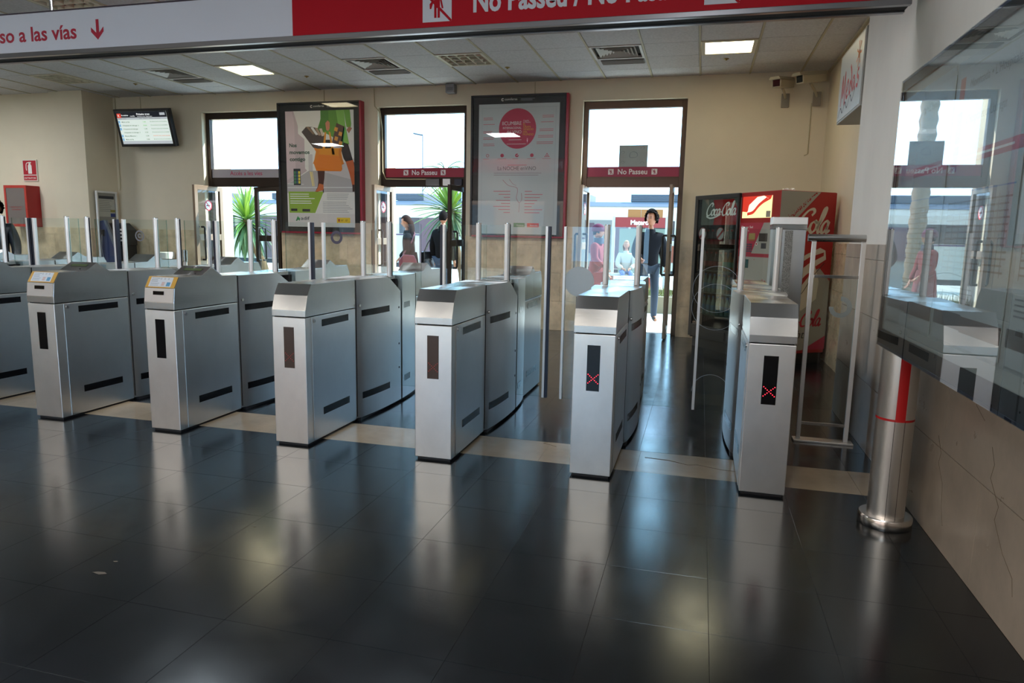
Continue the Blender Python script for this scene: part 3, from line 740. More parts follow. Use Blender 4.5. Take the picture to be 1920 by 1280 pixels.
PP([(85, 125), (165, 125), (205, 260), (205, 330), (265, 380), (265, 650), (285, 670), (85, 800)], '9c8d92', 1)
PP([(85, 125), (150, 130), (170, 220), (175, 700), (85, 760)], 'a8979c', 2)
PP([(735, 560), (640, 600), (560, 640), (340, 690), (340, 520), (300, 520), (300, 690), (100, 800), (85, 880), (735, 880)], 'a19b9c', 1)
PP([(85, 800), (300, 672), (400, 672), (735, 760), (735, 880), (85, 880)], '8d898b', 2)
PP([(310, 680), (325, 680), (345, 815), (333, 815)], 'b9a66a', 3); PP([(330, 680), (338, 680), (356, 815), (350, 815)], 'b9a66a', 3)
PP([(90, 790), (250, 795), (250, 799), (90, 794)], 'cdc9c9', 3); PP([(90, 825), (735, 822), (735, 828), (90, 831)], 'cdc9c9', 3)
# coat and legs
PP([(425, 125), (645, 125), (655, 250), (690, 430), (640, 415), (600, 400), (470, 330), (390, 300), (430, 190)], '4f7a2c', 4)
PP([(425, 125), (500, 125), (500, 300), (395, 320), (425, 200)], '3e6a28', 5)
PP([(645, 125), (700, 125), (712, 250), (705, 300), (668, 275), (655, 200)], '5c8a33', 5)
PP([(570, 125), (645, 125), (660, 300), (690, 435), (650, 430), (590, 260)], '6c9a45', 5)
PP([(690, 275), (720, 290), (690, 335), (668, 305)], '8a5a48', 6)
PP([(620, 410), (680, 430), (722, 575), (735, 600), (735, 640), (660, 600), (635, 560), (610, 470)], '231a1c', 5)
PP([(655, 590), (725, 575), (735, 640), (735, 860), (722, 860), (712, 800), (690, 700)], '9a4a24', 6)
PP([(385, 670), (455, 672), (450, 740), (440, 800), (442, 870), (434, 870), (430, 850), (380, 868), (358, 866), (384, 820), (392, 760)], '3a1c16', 5)
PP([(400, 790), (440, 800), (442, 850), (395, 862), (360, 866), (384, 830)], 'a05028', 6); PP([(436, 840), (443, 840), (443, 875), (438, 875)], '1c1214', 7)
PP([(715, 800), (735, 800), (735, 865), (716, 865)], '2a1814', 7)
# books, board, bag
PP([(240, 315), (285, 268), (330, 270), (380, 280), (455, 345), (470, 380), (440, 480), (350, 460)], '3c3230', 7)
for q in range(4): PP([(285 + q * 42, 270 + q * 6), (310 + q * 42, 268 + q * 6), (372 + q * 28, 335 + q * 6), (350 + q * 28, 340 + q * 6)], ['6f5a4a', 'c9c2ba', '8d7866', 'a99a8c'][q], 8)
PP([(575, 240), (650, 275), (620, 460), (520, 455)], '47302a', 8); PP([(640, 280), (655, 290), (630, 460), (605, 458)], '2a7a48', 8)
for q in range(4): PP([(560 + (q % 2) * 40, 275 + q * 42), (590 + (q % 2) * 40, 285 + q * 42), (580 + (q % 2) * 40, 320 + q * 42), (550 + (q % 2) * 40, 308 + q * 42)], 'b37a34', 9)
PP([(462, 320), (478, 320), (462, 470), (440, 470)], 'c07a26', 9); PP([(500, 315), (515, 320), (555, 525), (530, 525)], 'c07a26', 9)
PP([(380, 470), (610, 466), (625, 560), (360, 560)], 'c8751c', 9); PP([(470, 390), (520, 390), (530, 470), (462, 470)], '1c1614', 8)
PP([(372, 520), (612, 540), (622, 660), (610, 678), (375, 672), (350, 600)], 'd0641a', 10); PP([(355, 460), (395, 470), (410, 500), (372, 590), (342, 610), (382, 510)], 'b46a1e', 11)
PP([(595, 470), (625, 460), (612, 520), (640, 610), (620, 620), (590, 520)], 'a8601c', 11)
PP([(470, 240), (492, 215), (512, 235), (510, 290), (495, 312), (478, 300)], 'a86a54', 10)
for k_2, s_ in enumerate(('Nos', 'movemos', 'contigo')):
    u, v = M_(118, 452 + k_2 * 64); p.text(s_, u, v, .082, PM('123a2c'), 3, bold=.03, fit=[.13, .36, .28][k_2])
PP([(152, 652), (220, 652), (222, 805), (152, 805)], '20242a', 4); 
for q in range(12): PP([(156 + (q % 3) * 21, 675 + (q // 3) * 30), (174 + (q % 3) * 21, 675 + (q // 3) * 30), (174 + (q % 3) * 21, 700 + (q // 3) * 30), (156 + (q % 3) * 21, 700 + (q // 3) * 30)], ['3c6a4a', '274a5e', 'c0a83a', 'dfe3dc'][(q * 5 + q // 3) % 4], 5)
PP([(98, 865), (440, 865), (355, 1065), (102, 1065)], '6f8a26', 4); PP([(445, 870), (732, 870), (732, 1072), (365, 1066)], 'b3b0ad', 4); PP([(98, 1068), (735, 1072), (735, 1195), (98, 1190)], 'aaa5a3', 4)
u, v = M_(112, 885); p.lines(u, v, u + .45, 3, .034, .012, PM('d3dcb8'), 6, seed=2); u, v = M_(112, 950); p.lines(u, v, u + .40, 2, .034, .012, PM('d3dcb8'), 6, seed=4)
u, v = M_(470, 885); p.lines(u, v, u + .46, 4, .026, .007, PM('77767a'), 6, seed=5); u, v = M_(430, 960); p.lines(u, v, u + .52, 7, .026, .007, PM('77767a'), 6, seed=6)
PP([(118, 1025), (180, 1025), (180, 1048), (118, 1048)], '16181a', 6); PP([(230, 1028), (305, 1028), (305, 1052), (230, 1052)], '16181a', 6)
PP([(162, 1140), (182, 1096), (206, 1118), (200, 1140), (186, 1128), (172, 1142)], '1f6a3c', 6); PP([(182, 1096), (206, 1118), (190, 1118)], '2e8a4c', 7)
u, v = M_(212, 1130); p.text('adif', u, v, .075, PM('3a3c40'), 6, bold=.015, fit=.16)
PP([(562, 1105), (690, 1105), (690, 1155), (562, 1155)], 'd19a22', 6); PP([(575, 1118), (592, 1118), (592, 1142), (575, 1142)], '8a3a22', 7)
u, v = M_(600, 1125); p.lines(u, v, u + .05, 2, .014, .007, PM('6a5018'), 7); u, v = M_(642, 1125); p.lines(u, v, u + .05, 2, .014, .007, PM('6a5018'), 7)
p.build('poster_print', t)

t, w, D = poster_case('poster_case', 'framed white poster with a round dark red logo, red sided case', -3.385, -1.93, 1.372, 3.415, -.12)
p = Print((0, -D + .028, 0), (1, 0, 0), (0, 0, 1), .0004)
PAP = mat('poster_grey_paper', 'd3dadb', .6)
L_, R_, B_, T_ = -.61, .60, 1.42, 3.29
p.rect(L_, B_, R_, T_, PAP, 0); LN = PM('8f979b')
for a in ((L_ + .05, T_ - .055, R_ - .05, T_ - .05), (L_ + .05, 1.6, L_ + .055, T_ - .05), (R_ - .055, 1.6, R_ - .05, T_ - .05)): p.rect(*a, LN, 1)
DR = PM('9a2c42'); TR = PM('a0606a')
p.disc(-.02, 2.94, .28, DR, 1, 48, ry=.285)
WT = PM('d9d4d6'); YT = PM('b08a2c'); DK = PM('4e5458')
p.text('IICUMBRE', .04, 2.99, .075, WT, 2, align='r', fit=.29); p.text('INTERNACIONAL', .04, 2.935, .045, WT, 2, align='r', fit=.28); p.text('del VINO', .04, 2.87, .068, WT, 2, align='r', fit=.22)
for q, s_ in enumerate(('EL', 'GRAN', 'VIÑEDO', 'DEL', 'MUNDO')): p.text(s_, .065, 2.985 - q * .036, .042, YT, 2)
p.text('Castilla', .065, 3.04, .03, WT, 2); p.text('La Mancha', .065, 3.018, .026, WT, 2)
for q in range(5): p.disc(-.24 + q * .062, 2.83, .011, WT, 2, 10)
p.lines(-.15, 2.785, .05, 1, .02, .006, WT, 2); p.lines(-.18, 2.725, .12, 1, .02, .006, WT, 2)
for q, (a, n_) in enumerate(((3.10, 2), (3.01, 1), (2.91, 2), (2.82, 2), (2.73, 2))):
    p.lines(-.54, a, -.36, n_, .022, .009, TR, 1, seed=q); p.lines(.35 - .02 * q, a + .02, .52, n_, .022, .009, TR, 1, rag=.05, seed=q + 9)
for q in range(5):
    c_ = -.47 + q * .225
    if q in (1, 3): p.disc(c_, 2.56, .027, DR, 1, 16)
    elif q == 0:
        for z_ in range(8): p.disc(c_ + .02 * math.cos(z_ * .785), 2.56 + .02 * math.sin(z_ * .785), .006, DR, 1, 8)
    elif q == 2: p.ring(c_, 2.56, .026, .008, DR, 1, 16, .9, 6.6)
    else:
        for (a, c__) in ((0, .02), (-.013, 0), (.013, 0), (-.026, -.02), (0, -.02), (.026, -.02)): p.disc(c_ + a, 2.56 + c__, .009, DR, 1, 8)
    p.lines(c_ - .07, 2.515, c_ + .07, 1, .015, .006, TR, 1, rag=.4, seed=q)
p.text('La NOCHE enViNO', -.02, 2.35, .078, DK, 1, align='c', fit=.58); p.lines(-.16, 2.425, .14, 1, .02, .008, TR, 1)
p.lines(-.37, 2.31, .36, 2, .028, .007, PM('7d6c74'), 1, rag=.08)
p.ribbon([(-.23, 2.21), (-.14, 2.13), (-.02, 2.10), (.0, 2.04), (-.015, 1.95), (.03, 1.88), (.065, 1.93), (.06, 2.02)], PM('8d6a72'), 1, (.009, .004)); p.ribbon([(-.13, 2.22), (-.07, 2.15), (-.02, 2.13)], PM('8d6a72'), 1, (.006, .003)); p.ribbon([(.03, 1.88), (.03, 1.80), (.025, 1.74)], PM('8d6a72'), 1, (.006, .003))
for q in range(8):
    p.lines(-.37 + (q * 37 % 5) * .04, 2.05 - q * .044, -.11, 1, .02, .011, TR, 1, rag=0); p.lines(.11, 2.05 - q * .044, .22 + (q * 29 % 5) * .04, 1, .02, .011, TR, 1, rag=0)
p.rect(-.05, 1.525, .12, 1.585, PM('3f6e46'), 1); p.rect(.155, 1.525, .335, 1.585, PM('c04038'), 1)
p.text('Globalcaja', -.01, 1.543, .032, WT, 2, fit=.115); p.text('Santander', .2, 1.543, .032, WT, 2, fit=.12); p.lines(-.42, 1.54, -.33, 1, .02, .008, LN, 1)
p.build('poster_print', t)

GAIN[0] = 1.0
# ================================================================ MONITOR
t = thing('wall_monitor', 'black wall monitor listing the next trains', 'monitor', (-9.03, 9.93, 3.05)); t.rotation_euler = (math.radians(15), 0, math.radians(2))
MB().box(-.53, .53, -.03, .05, -.30, .30).build('casing', mat('monitor_black', '0d0f16', .35), t, bevel=.006)
MB().box(-.2, .2, .05, .12, -.16, .16).build('back_housing', RUB, t)
SC = [mat('scr_' + n_, h, .4, emit=h, es=.62) for n_, h in (('pale', 'c7d3cc'), ('dark', '0c111c'), ('grey', 'a3a9ad'), ('red', 'c23b28'), ('blue', '6f9cc0'), ('txt', '3c4440'), ('green', '54a04c'), ('white', 'e8ecec'))]
MB().box(-.48, .48, -.032, -.029, -.255, .262).build('screen', SC[0], t)
p = Print((0, -.0325, 0), (1, 0, 0), (0, 0, 1))
p.rect(-.48, .17, .48, .262, SC[1], 1); p.rect(-.48, .135, .48, .17, SC[2], 1); p.rect(-.48, -.255, .48, -.205, SC[2], 1)
p.rect(-.475, .165, -.395, .235, SC[3], 2); p.text('R', -.455, .18, .055, SC[7], 3); p.text('Rodalies', -.385, .195, .03, SC[7], 3, bold=.01, fit=.13); p.text('renfe', -.22, .182, .033, SC[7], 3, fit=.09)
p.text('Pròxim tren', -.09, .205, .045, SC[7], 3, bold=.015, fit=.25); p.text('Próximo tren  Next train', -.08, .178, .022, SC[7], 3, fit=.28); p.rect(.35, .2, .45, .24, SC[2], 2)
p.text('Destinació  Destino', -.46, .145, .02, SC[5], 3); p.text('Via  Hora  Observacions', -.05, .145, .02, SC[5], 3, fit=.4)
for q, (s_, h_, c_) in enumerate((('Molins de Rei', '1 min', 6), ("L'Hospitalet de Llobregat  2", '8 min', 6), ("L'Hospitalet de Llobregat", '11:45', 5), ("L'Hospitalet de Llobregat  2", '11:52', 5), ('Maçanet-Massanes  1', '11:54', 5), ('Molins de Rei', '12:02', 5))):
    z_ = .098 - q * .056
    if q != 3: p.rect(-.475, z_ - .018, -.44, z_ + .022, SC[4], 2)
    p.text(s_, -.41, z_ - .008, .028, SC[5], 2, bold=.008); p.text(h_, .0, z_ - .008, .028, SC[c_], 2, bold=.008)
    p.text('El servei torna a la normalitat' if q != 4 else 'Atenció: tren sense parada', .14, z_ - .004, .022, SC[3 if q == 4 else 5], 2, fit=.32)
p.build('screen_print', t)
MB().tube([(0, .1, 0), (0, .21, -.02)], .03, 10).build('wall_arm', RUB, t)

# ================================================================ FIRE POINT
t = thing('extinguisher_cabinet', 'red wall cabinet with glass front for the fire extinguisher', 'fire cabinet', (-11.28, YL, 0))
CRD = mat('cabinet_red', 'a3191c', .4)
MB().box(-.24, .24, -.25, 0, 1.385, 2.075).build('body', CRD, t, bevel=.006)
frame4(MB(), -.24, .24, 1.385, 2.075, 0, .012, .045)
b = MB()
for (a, c_, z0, z1) in ((-.24, -.20, 1.385, 2.075), (.20, .24, 1.385, 2.075), (-.20, .20, 1.385, 1.43), (-.20, .20, 2.03, 2.075)): b.box(a, c_, -.262, -.25, z0, z1)
b.build('door_frame', mat('cabinet_frame_red', 'b8322a', .4), t)
MB().box(-.20, .20, -.256, -.251, 1.43, 2.03).build('door_pane', mat('cabinet_pane', '6e6462', .15, coat=.4), t)
p = Print((0, -.257, 0), (1, 0, 0), (0, 0, 1)); p.text('ROMPER EN CASO', 0, 1.70, .03, CRD, 1, align='c', fit=.24); p.text('DE INCENDIO', 0, 1.66, .03, CRD, 1, align='c', fit=.2); p.build('pane_lettering', t)
t = MB().box(-.155, .155, -.02, 0, 2.16, 2.52).build('extinguisher_sign', mat('sign_board_white', 'd9d5c8', .5), loc=(-11.2, YL, 0)); tag(t, 'small red sign with a white extinguisher symbol above the red cabinet', 'sign')
p = Print((0, -.021, 0), (1, 0, 0), (0, 0, 1)); SRD = mat('pict_red', 'b3192c', .5)
p.rect(-.14, 2.27, .14, 2.505, SRD, 1); p.rect(-.14, 2.175, .14, 2.255, SRD, 1); p.text('EXTINTOR', 0, 2.195, .045, WHITE, 2, align='c', fit=.24)
p.poly([(-.035, 2.285), (.045, 2.285), (.045, 2.42), (.025, 2.445), (.025, 2.46), (-.015, 2.46), (-.015, 2.445), (-.035, 2.42)], WHITE, 2); p.ribbon([(-.01, 2.47), (-.06, 2.46), (-.075, 2.40), (-.07, 2.34)], WHITE, 2, (.014, .012)); p.rect(-.02, 2.462, .04, 2.48, WHITE, 2)
p.build('pictogram', t)

# ================================================================ PAYPHONE on the pillar side
t = thing('payphone', 'wall payphone with blue side shell and notice panel beside the left pillar', 'payphone', (-9.914, 9.88, 0))
MB().tube([(.03, -.2, .3), (.03, -.2, 2.0)], .022, 10).build('frame_post', ALU, t); MB().box(.005, .03, -.2, .2, 1.0, 2.0).build('back_panel', mat('phone_panel', '8f8f8a', .5, .3), t)
MB().box(.03, .045, .19, .22, 1.0, 2.0).build('frame_edge', ALU, t); MB().box(.01, .05, -.21, .22, 1.98, 2.01).build('top_edge', ALU, t)
p = Print((.0315, 0, 0), (0, 1, 0), (0, 0, 1)); p.rect(-.17, 1.58, .17, 1.93, mat('notice', 'b8b8ae', .6), 1); p.rect(-.16, 1.88, .16, 1.93, PM('2e3038'), 2); p.lines(-.15, 1.86, .12, 7, .03, .01, PM('8c8c86'), 2); p.rect(.07, 1.58, .17, 1.64, PM('2a3a78'), 3); p.rect(.07, 1.66, .17, 1.70, PM('8a8440'), 3); p.build('notice_print', t)
PB = mat('phone_blue', '1c2f5c', .4)
MB().prism([(.03, .62), (.03, 1.5), (.12, 1.52), (.30, 1.18), (.34, .95), (.34, .62)], 'y', -.17, -.13).build('side_shell', PB, t)
MB().prism([(.03, 1.10), (.03, 1.48), (.30, 1.48), (.44, 1.36), (.44, 1.10)], 'y', -.02, .2).build('phone_body', mat('phone_dark', '26282c', .4), t, bevel=.01)
MB().prism([(.12, 1.52), (.16, 1.52), (.36, 1.10), (.30, 1.06)], 'y', -.175, -.125).build('grey_trim', mat('phone_grey', '5c6470', .5), t)
MB().box(.03, .42, -.1, .2, .86, 1.10).build('coin_box', mat('phone_box', '14161c', .5), t, bevel=.008)
for q in range(12): MB().box(.18 + (q % 3) * .06, .215 + (q % 3) * .06, -.026, -.02, 1.17 + (q // 3) * .06, 1.20 + (q // 3) * .06).build('key', ALU, t)
MB().tube([(.10, -.2, 1.32), (.11, -.22, 1.25), (.09, -.22, 1.05), (.10, -.2, .85), (.2, -.18, .75), (.32, -.1, .84)], .007, 6).build('cord', mat('phone_cord', '7c7c84', .5), t)
MB().tube([(.10, -.19, 1.26), (.11, -.2, 1.36)], [.025, .03], 8).build('handset', RUB, t)

# ================================================================ WALL CABLES, SMALL BOXES
CAB = mat('cable_cream', 'bdb190', .6)
def cable(pts, label, r=.006): tag(MB().tube(pts, r, 6).build('wall_cable', CAB), label, 'cable')
cable([(-5.86, YB - .006, 3.6), (-5.86, YB - .006, 3.41)], 'thin cable from the ceiling to the orange bag poster case')
cable([(-2.45, YB - .006, 3.6), (-2.45, YB - .006, 3.42)], 'thin cable from the ceiling to the round-logo poster case')
cable([(-5.0, YB - .006, 3.6), (-4.99, YB - .006, 3.33), (-4.90, YB - .01, 3.24), (-4.9, 10.26, 3.0), (-4.9, 10.27, 2.35), (-4.85, 10.28, 2.24), (-4.5, 10.28, 2.235), (-4.1, 10.28, 2.235)], 'thin cable running round the left side of the middle window', .009)
cable([(-9.86, YB - .02, 3.6), (-9.86, YB - .02, 2.1), (-9.87, 10.17, 2.04)], 'thin cable down the corner left of the wall monitor')
cable([(-9.35, YB - .006, 3.6), (-9.35, YB - .006, 3.3)], 'short thin cable above the wall monitor')
cable([(1.30, YB - .006, 3.2), (1.30, YB - .006, 2.55), (1.26, YB - .006, 2.53)], 'thin cable hanging below the security cameras')
t = MB().box(-.07, .07, -.12, 0, -.13, -.0).build('detector_box', mat('detector_grey', '8e9296', .5), loc=(-3.72, YB - .0, CEIL), bevel=.01); tag(t, 'small grey box under the ceiling right of the middle window', 'sensor box')
MB().box(-.05, .05, -.1205, -.119, -.10, -.05).build('lens_strip', mat('lens_strip_grey', '6e7276', .4), t)

# ================================================================ SECURITY CAMERAS
CW = mat('camera_cream', 'b9b09a', .5); BRK = mat('bracket_plate', '8f877a', .5, .4)
def cctv(loc, rz, rx, mount, label):
    t = thing('security_camera', label, 'camera', loc)
    e = MB().prism([(-.055, -.05), (.055, -.05), (.065, .035), (.045, .06), (-.045, .06), (-.065, .035)], 'y', -.20, .22).build('housing', CW, t, bevel=.006)
    MB().prism([(-.075, .045), (.075, .045), (.055, .078), (-.055, .078)], 'y', -.26, .20).build('sun_shield', CW, e)
    MB().box(-.045, .045, -.206, -.199, -.038, .042).build('front_window', BLACKG, e)
    e.rotation_euler = (rx, 0, rz)
    MB().tube([(0, .03, -.05), (mount[0] * .5, mount[1] * .5, mount[2] * .6), mount], .017, 8).build('arm', CW, t)
    MB().box(mount[0] - .05, mount[0] + .05, mount[1] - .01, mount[1] + .01, mount[2] - .12, mount[2] + .06).build('wall_plate', BRK, t, bevel=.004)
    return t
cctv((.90, 9.90, 3.40), -.5, .14, (.07, .29, -.13), 'cream security camera on the left, facing the gates')
cctv((1.22, 9.80, 3.43), -.85, .16, (.13, .33, -.16), 'cream security camera on the right, turned towards the left one')

# ================================================================ HANGING LIGHT BOX on the right
t = thing('shop_sign', 'white box sign with red handwritten lettering and orange star, right wall', 'sign', (XR, 0, 0))
MB().box(0, XR2 - XR, 6.27, 7.28, 2.48, 3.085).build('box_body', mat('box_grey', 'a19f98', .5), t, bevel=.004)
MB().box(-.004, 0, 6.29, 7.26, 2.50, 3.065).build('face_panel', mat('box_face', 'c3c9c9', .35), t)
p = Print((-.0045, 7.26, 0), (0, -1, 0), (0, 0, 1))
MR = PM('c22c33'); OG = PM('e8823e'); DK2 = PM('4a4448')
def rb(pts, m=MR, nib=(.034, .016)): p.ribbon(pts, m, 1, nib, ang=.9)
rb([(.13, 2.62), (.15, 2.80), (.17, 2.88)]); rb([(.17, 2.88), (.20, 2.72), (.22, 2.70), (.27, 2.89), (.29, 2.70), (.30, 2.62), (.33, 2.62)])
rb([(.37, 2.70), (.43, 2.74), (.42, 2.79), (.38, 2.77), (.36, 2.69), (.40, 2.65), (.45, 2.67)])
rb([(.57, 2.71), (.52, 2.76), (.49, 2.71), (.52, 2.66), (.57, 2.72), (.55, 2.82), (.49, 2.90)])
rb([(.69, 2.76), (.64, 2.77), (.61, 2.71), (.64, 2.67), (.69, 2.74), (.70, 2.67), (.73, 2.68)])
rb([(.85, 2.80), (.80, 2.79), (.80, 2.75), (.85, 2.72), (.83, 2.67), (.77, 2.68)])
p.build('lettering', t); p = Print((-.0045, 7.26, 0), (0, -1, 0), (0, 0, 1))
for q in range(7):
    a = q * .9; p.poly([(.80, 2.92), (.80 + .09 * math.cos(a) - .012 * math.sin(a), 2.92 + .11 * math.sin(a) + .012 * math.cos(a)), (.80 + .09 * math.cos(a) + .012 * math.sin(a), 2.92 + .11 * math.sin(a) - .012 * math.cos(a))], OG, 2)
p.disc(.80, 2.92, .035, OG, 2, 14)
p.build('star', t); p = Print((-.0045, 7.26, 0), (0, -1, 0), (0, 0, 1))
p.ribbon([(.05, 2.53), (.15, 2.60), (.24, 2.55), (.35, 2.62), (.44, 2.56), (.56, 2.64), (.64, 2.58), (.74, 2.66)], DK2, 1, (.016, .008), ang=.9)
p.build('wave_line', t)

# ================================================================ DISPLAY CASE
t = thing('notice_case', 'large glass fronted notice case on the right wall above the marble', 'notice case', (.868, 0, 0))
ya, yb, za, zb_ = .9, 3.76, .905, 2.15
MB().box(.015, .020, ya, yb, za, zb_).build('back_panel', mat('case_back', 'a4acab', .5), t)
MB().box(.0, .004, ya, yb, za, zb_).build('glass_front', glassmat('mirror_glass', (.93, .95, .95), 1.7, .10), t)
MB().box(.004, .020, yb - .012, yb, za, zb_).build('side_edge', DARKM, t); MB().box(.004, .020, ya, ya + .012, za, zb_).build('side_edge', DARKM, t)
MB().box(.004, .020, ya, yb, zb_ - .01, zb_).build('top_edge', mat('case_top_edge', '4c5a78', .3, .6), t); MB().box(.004, .020, ya, yb, za, za + .01).build('bottom_edge', mat('case_top_edge', '4c5a78', .3, .6), t)
b = Print((.0055, 0, 0), (0, -1, 0), (0, 0, 1)); BK = mat('case_black_border', '10161c', .3)
b.rect(-yb, za, -ya, za + .085, BK, -1); b.rect(-yb, zb_ - .05, -ya, zb_, BK, -1); b.rect(-yb, za, -yb + .035, zb_, BK, -1)
b.build('black_border', t)
SH = mat('sheet_paper', 'b5bfbf', .6); MESHB = PM('8f8a84')
for q, (y1, y0) in enumerate(((3.66, 3.02), (2.98, 2.36), (2.32, 1.70), (1.66, 1.05))):
    z0, z1 = 1.05, 2.02
    s_ = MB().box(.011, .013, y0, y1, z0, z1).build('timetable_sheet', SH, t)
    p = Print((.0105, y1, 0), (0, -1, 0), (0, 0, 1)); W_ = y1 - y0
    p.rect(.02, z1 - .14, .07, z1 - .03, PM('c8643a'), 1); p.rect(.02, z1 - .26, .07, z1 - .15, PM('4c86b4'), 1); p.rect(.02, z1 - .36, .07, z1 - .27, PM('3c4a8c'), 1)
    p.text("Montcada • L'Hospitalet", .12, z1 - .08, .045, DK, 1, fit=W_ * .7); p.text("L'Hospitalet de Llobregat", .12, z1 - .20, .045, DK, 1, fit=W_ * .55)
    p.rect(.0, z1 - .34, W_, z1 - .30, PM('b0404c'), 1); p.lines(.1, z1 - .315, W_ - .05, 1, .01, .008, WHITE, 2)
    p.rect(.02, z1 - .44, W_ - .02, z1 - .435, PM('5a86b4'), 1)
    for k_3 in range(9): p.rect(.03 + k_3 * W_ / 9.5, z1 - .72, .034 + k_3 * W_ / 9.5, z1 - .46, MESHB, 1)
    p.lines(.03, z1 - .47, W_ - .03, 12, .021, .006, MESHB, 1, rag=.05, seed=q)
    p.lines(.03, z0 + .20, W_ * .6, 4, .016, .005, PM('6c7478'), 1, seed=q + 3)
    p.rect(0, z0 + .055, W_ * .45, z0 + .11, PM('3e3c3c'), 1); p.rect(W_ * .45, z0 + .05, W_, z0 + .105, PM('5c4a40'), 1)
    p.build('sheet_print', s_)
    MB().box(.0065, .0075, y0 - .01, y1 + .01, z0 - .01, z1 + .03).build('plastic_sleeve', glassmat('sleeve', (.95, .96, .97), 1.4, .0, .3), t)

# ================================================================ ROUND POST
t = thing('steel_post', 'round brushed steel post with red stripe on a disc base by the marble wall', 'post', (.975, 3.71, 0))
PS = steelmat('post_steel', (.72, .70, .68), .33, (3, 3, 200), .05)
MB().lathe([(.122, 0), (.124, .004), (.124, .048), (.119, .055), (.088, .056)], n=40).build('base_disc', mat('base_steel', (.62, .6, .58), .22, 1), t)
MB().lathe([(.0855, .05), (.0855, 2.05)], n=40).build('column', PS, t)
a0 = math.atan2(-3.71, -.975)
def cylstrip(a1, a2, z0, z1, r=.0862, n=8):
    b = MB(); v = []
    for i in range(n + 1):
        a = a1 + (a2 - a1) * i / n; v += [(r * math.cos(a), r * math.sin(a), z0), (r * math.cos(a), r * math.sin(a), z1)]
    return b.add(v, [(2 * i, 2 * i + 2, 2 * i + 3, 2 * i + 1) for i in range(n)], 0, True)
RD = mat('stripe_red', 'b3151a', .45)
cylstrip(a0 + .02, a0 + .55, .555, 2.05).build('red_stripe', RD, t)
b = cylstrip(a0 - 1.9, a0 + 1.9, .545, .556, .0864, 24); b.build('red_ring', RD, t)
for a in (a0 + .02, a0 + .55): MB().tube([(.0856 * math.cos(a), .0856 * math.sin(a), .056), (.0856 * math.cos(a), .0856 * math.sin(a), .55)], .0012, 4).build('panel_joint', CORE, t)

# ================================================================ GLASS SIDE BARRIER
t = thing('glass_barrier', 'glass barrier with round steel top rail between the last gate and the wall', 'barrier', (.90, 5.15, 0))
MB().box(-.19, .20, -.05, .05, 0, .016).build('base_plate', STEELF, t, bevel=.002)
for x in (-.155, .155): MB().box(x - .014, x + .014, -.012, .012, .016, 1.40).build('upright', ALU, t, bevel=.002)
MB().tube([(-.195, 0, 1.425), (.165, 0, 1.425)], .026, 18).build('top_rail', STEELP, t)
for z in (.13, 1.165): MB().box(-.141, .141, -.010, .010, z - .011, z + .011).build('cross_bar', STEELP, t, bevel=.002)
glasspane(MB().box(-.141, .141, -.004, .004, .145, 1.15), t, 'glass_panel')
p = Print((.045, -.0052, .96), (1, 0, 0), (0, 0, 1)); p.ring(0, 0, .073, .043, mat('pale_ring', '9aa4a4', .6), 0, 30, -3.14, 1.6); p.build('ring_sticker', t)

# ================================================================ STEEL CABINET POST behind the last gate
t = thing('steel_cabinet', 'tall brushed steel cabinet with a speckled insert behind the last gate', 'cabinet', (.735, 6.62, 0))
MB().box(-.135, .135, -.12, .12, 0, 1.50).build('body', steelmat('dull_steel', (.42, .43, .44), .4), t, bevel=.004)
MB().box(-.14, .14, -.125, .125, 1.50, 1.54).build('neck', STEELP, t); MB().box(-.142, .142, -.13, .13, 1.54, 1.605).build('cap', STEELF, t, bevel=.004)
MB().box(-.035, .03, -.124, -.119, .1, 1.49).build('speckled_insert', mat('speckle', '8a8a86', .6, noise=((160, 160, 160), .7)), t)

# ================================================================ WASTE BIN, LOW POST
t = thing('waste_bin', 'black waste bin with a steel rim by the wall under the monitor', 'bin', (-8.75, 9.9, 0))
MB().lathe([(.10, 0), (.13, .5), (.135, .92), (.12, .93), (.12, .85)], n=20).build('body', RUB, t); MB().lathe([(.137, .90), (.142, 1.0), (.13, 1.01), (.128, .93)], n=20).build('rim', ALU, t)
t = thing('wall_bollard', 'short pale steel ashtray post near the left doorway', 'ashtray', (-8.32, 9.85, 0))
MB().lathe([(.09, 0), (.09, .015), (.03, .02), (.03, .86)], n=16).build('stem', ALU, t); MB().lathe([(.045, .86), (.048, 1.05), (.03, 1.06)], n=16).build('head', STEELP, t)

# ================================================================ VENDING MACHINE
VM = thing('vending_machine', 'large drink vending machine, glass front and red control section, in the right corner', 'vending machine', (-.075, 9.47, 0)); VM.rotation_euler = (0, 0, math.atan2(-1.25, .895))
VW, VD, VH, VS = 1.535, .78, 1.95, .87
CR = mat('machine_red', 'a51a1c', .35); SIL = mat('machine_silver', 'a5a49c', .4, .2); BKM = mat('machine_black', '101216', .4)
b = MB().box(0, .03, 0, VD, .12, VH).box(0.03, VS, VD - .03, VD, .12, VH).box(.03, VS, .02, VD - .03, VH - .03, VH).box(.03, VS, .02, VD - .03, .12, .20)
b.build('display_cabinet', BKM, VM); MB().box(VS, VW, .0, VD, .12, VH).build('control_cabinet', CR, VM, bevel=.01)
MB().box(.02, VW - .02, .03, VD - .02, 0, .12).build('base', BKM, VM)
b = MB().box(-.005, .06, -.03, 0, .14, VH).box(VS - .03, VS, -.03, 0, .14, VH).box(.06, VS - .03, -.03, 0, VH - .05, VH).box(.06, VS - .03, -.03, 0, .14, .30); b.build('door_frame', BKM, VM, bevel=.004)
MB().box(.06, VS - .03, -.02, -.014, .30, VH - .05).build('door_glass', glassmat('dark_glass', (.62, .68, .66), 1.5), VM)
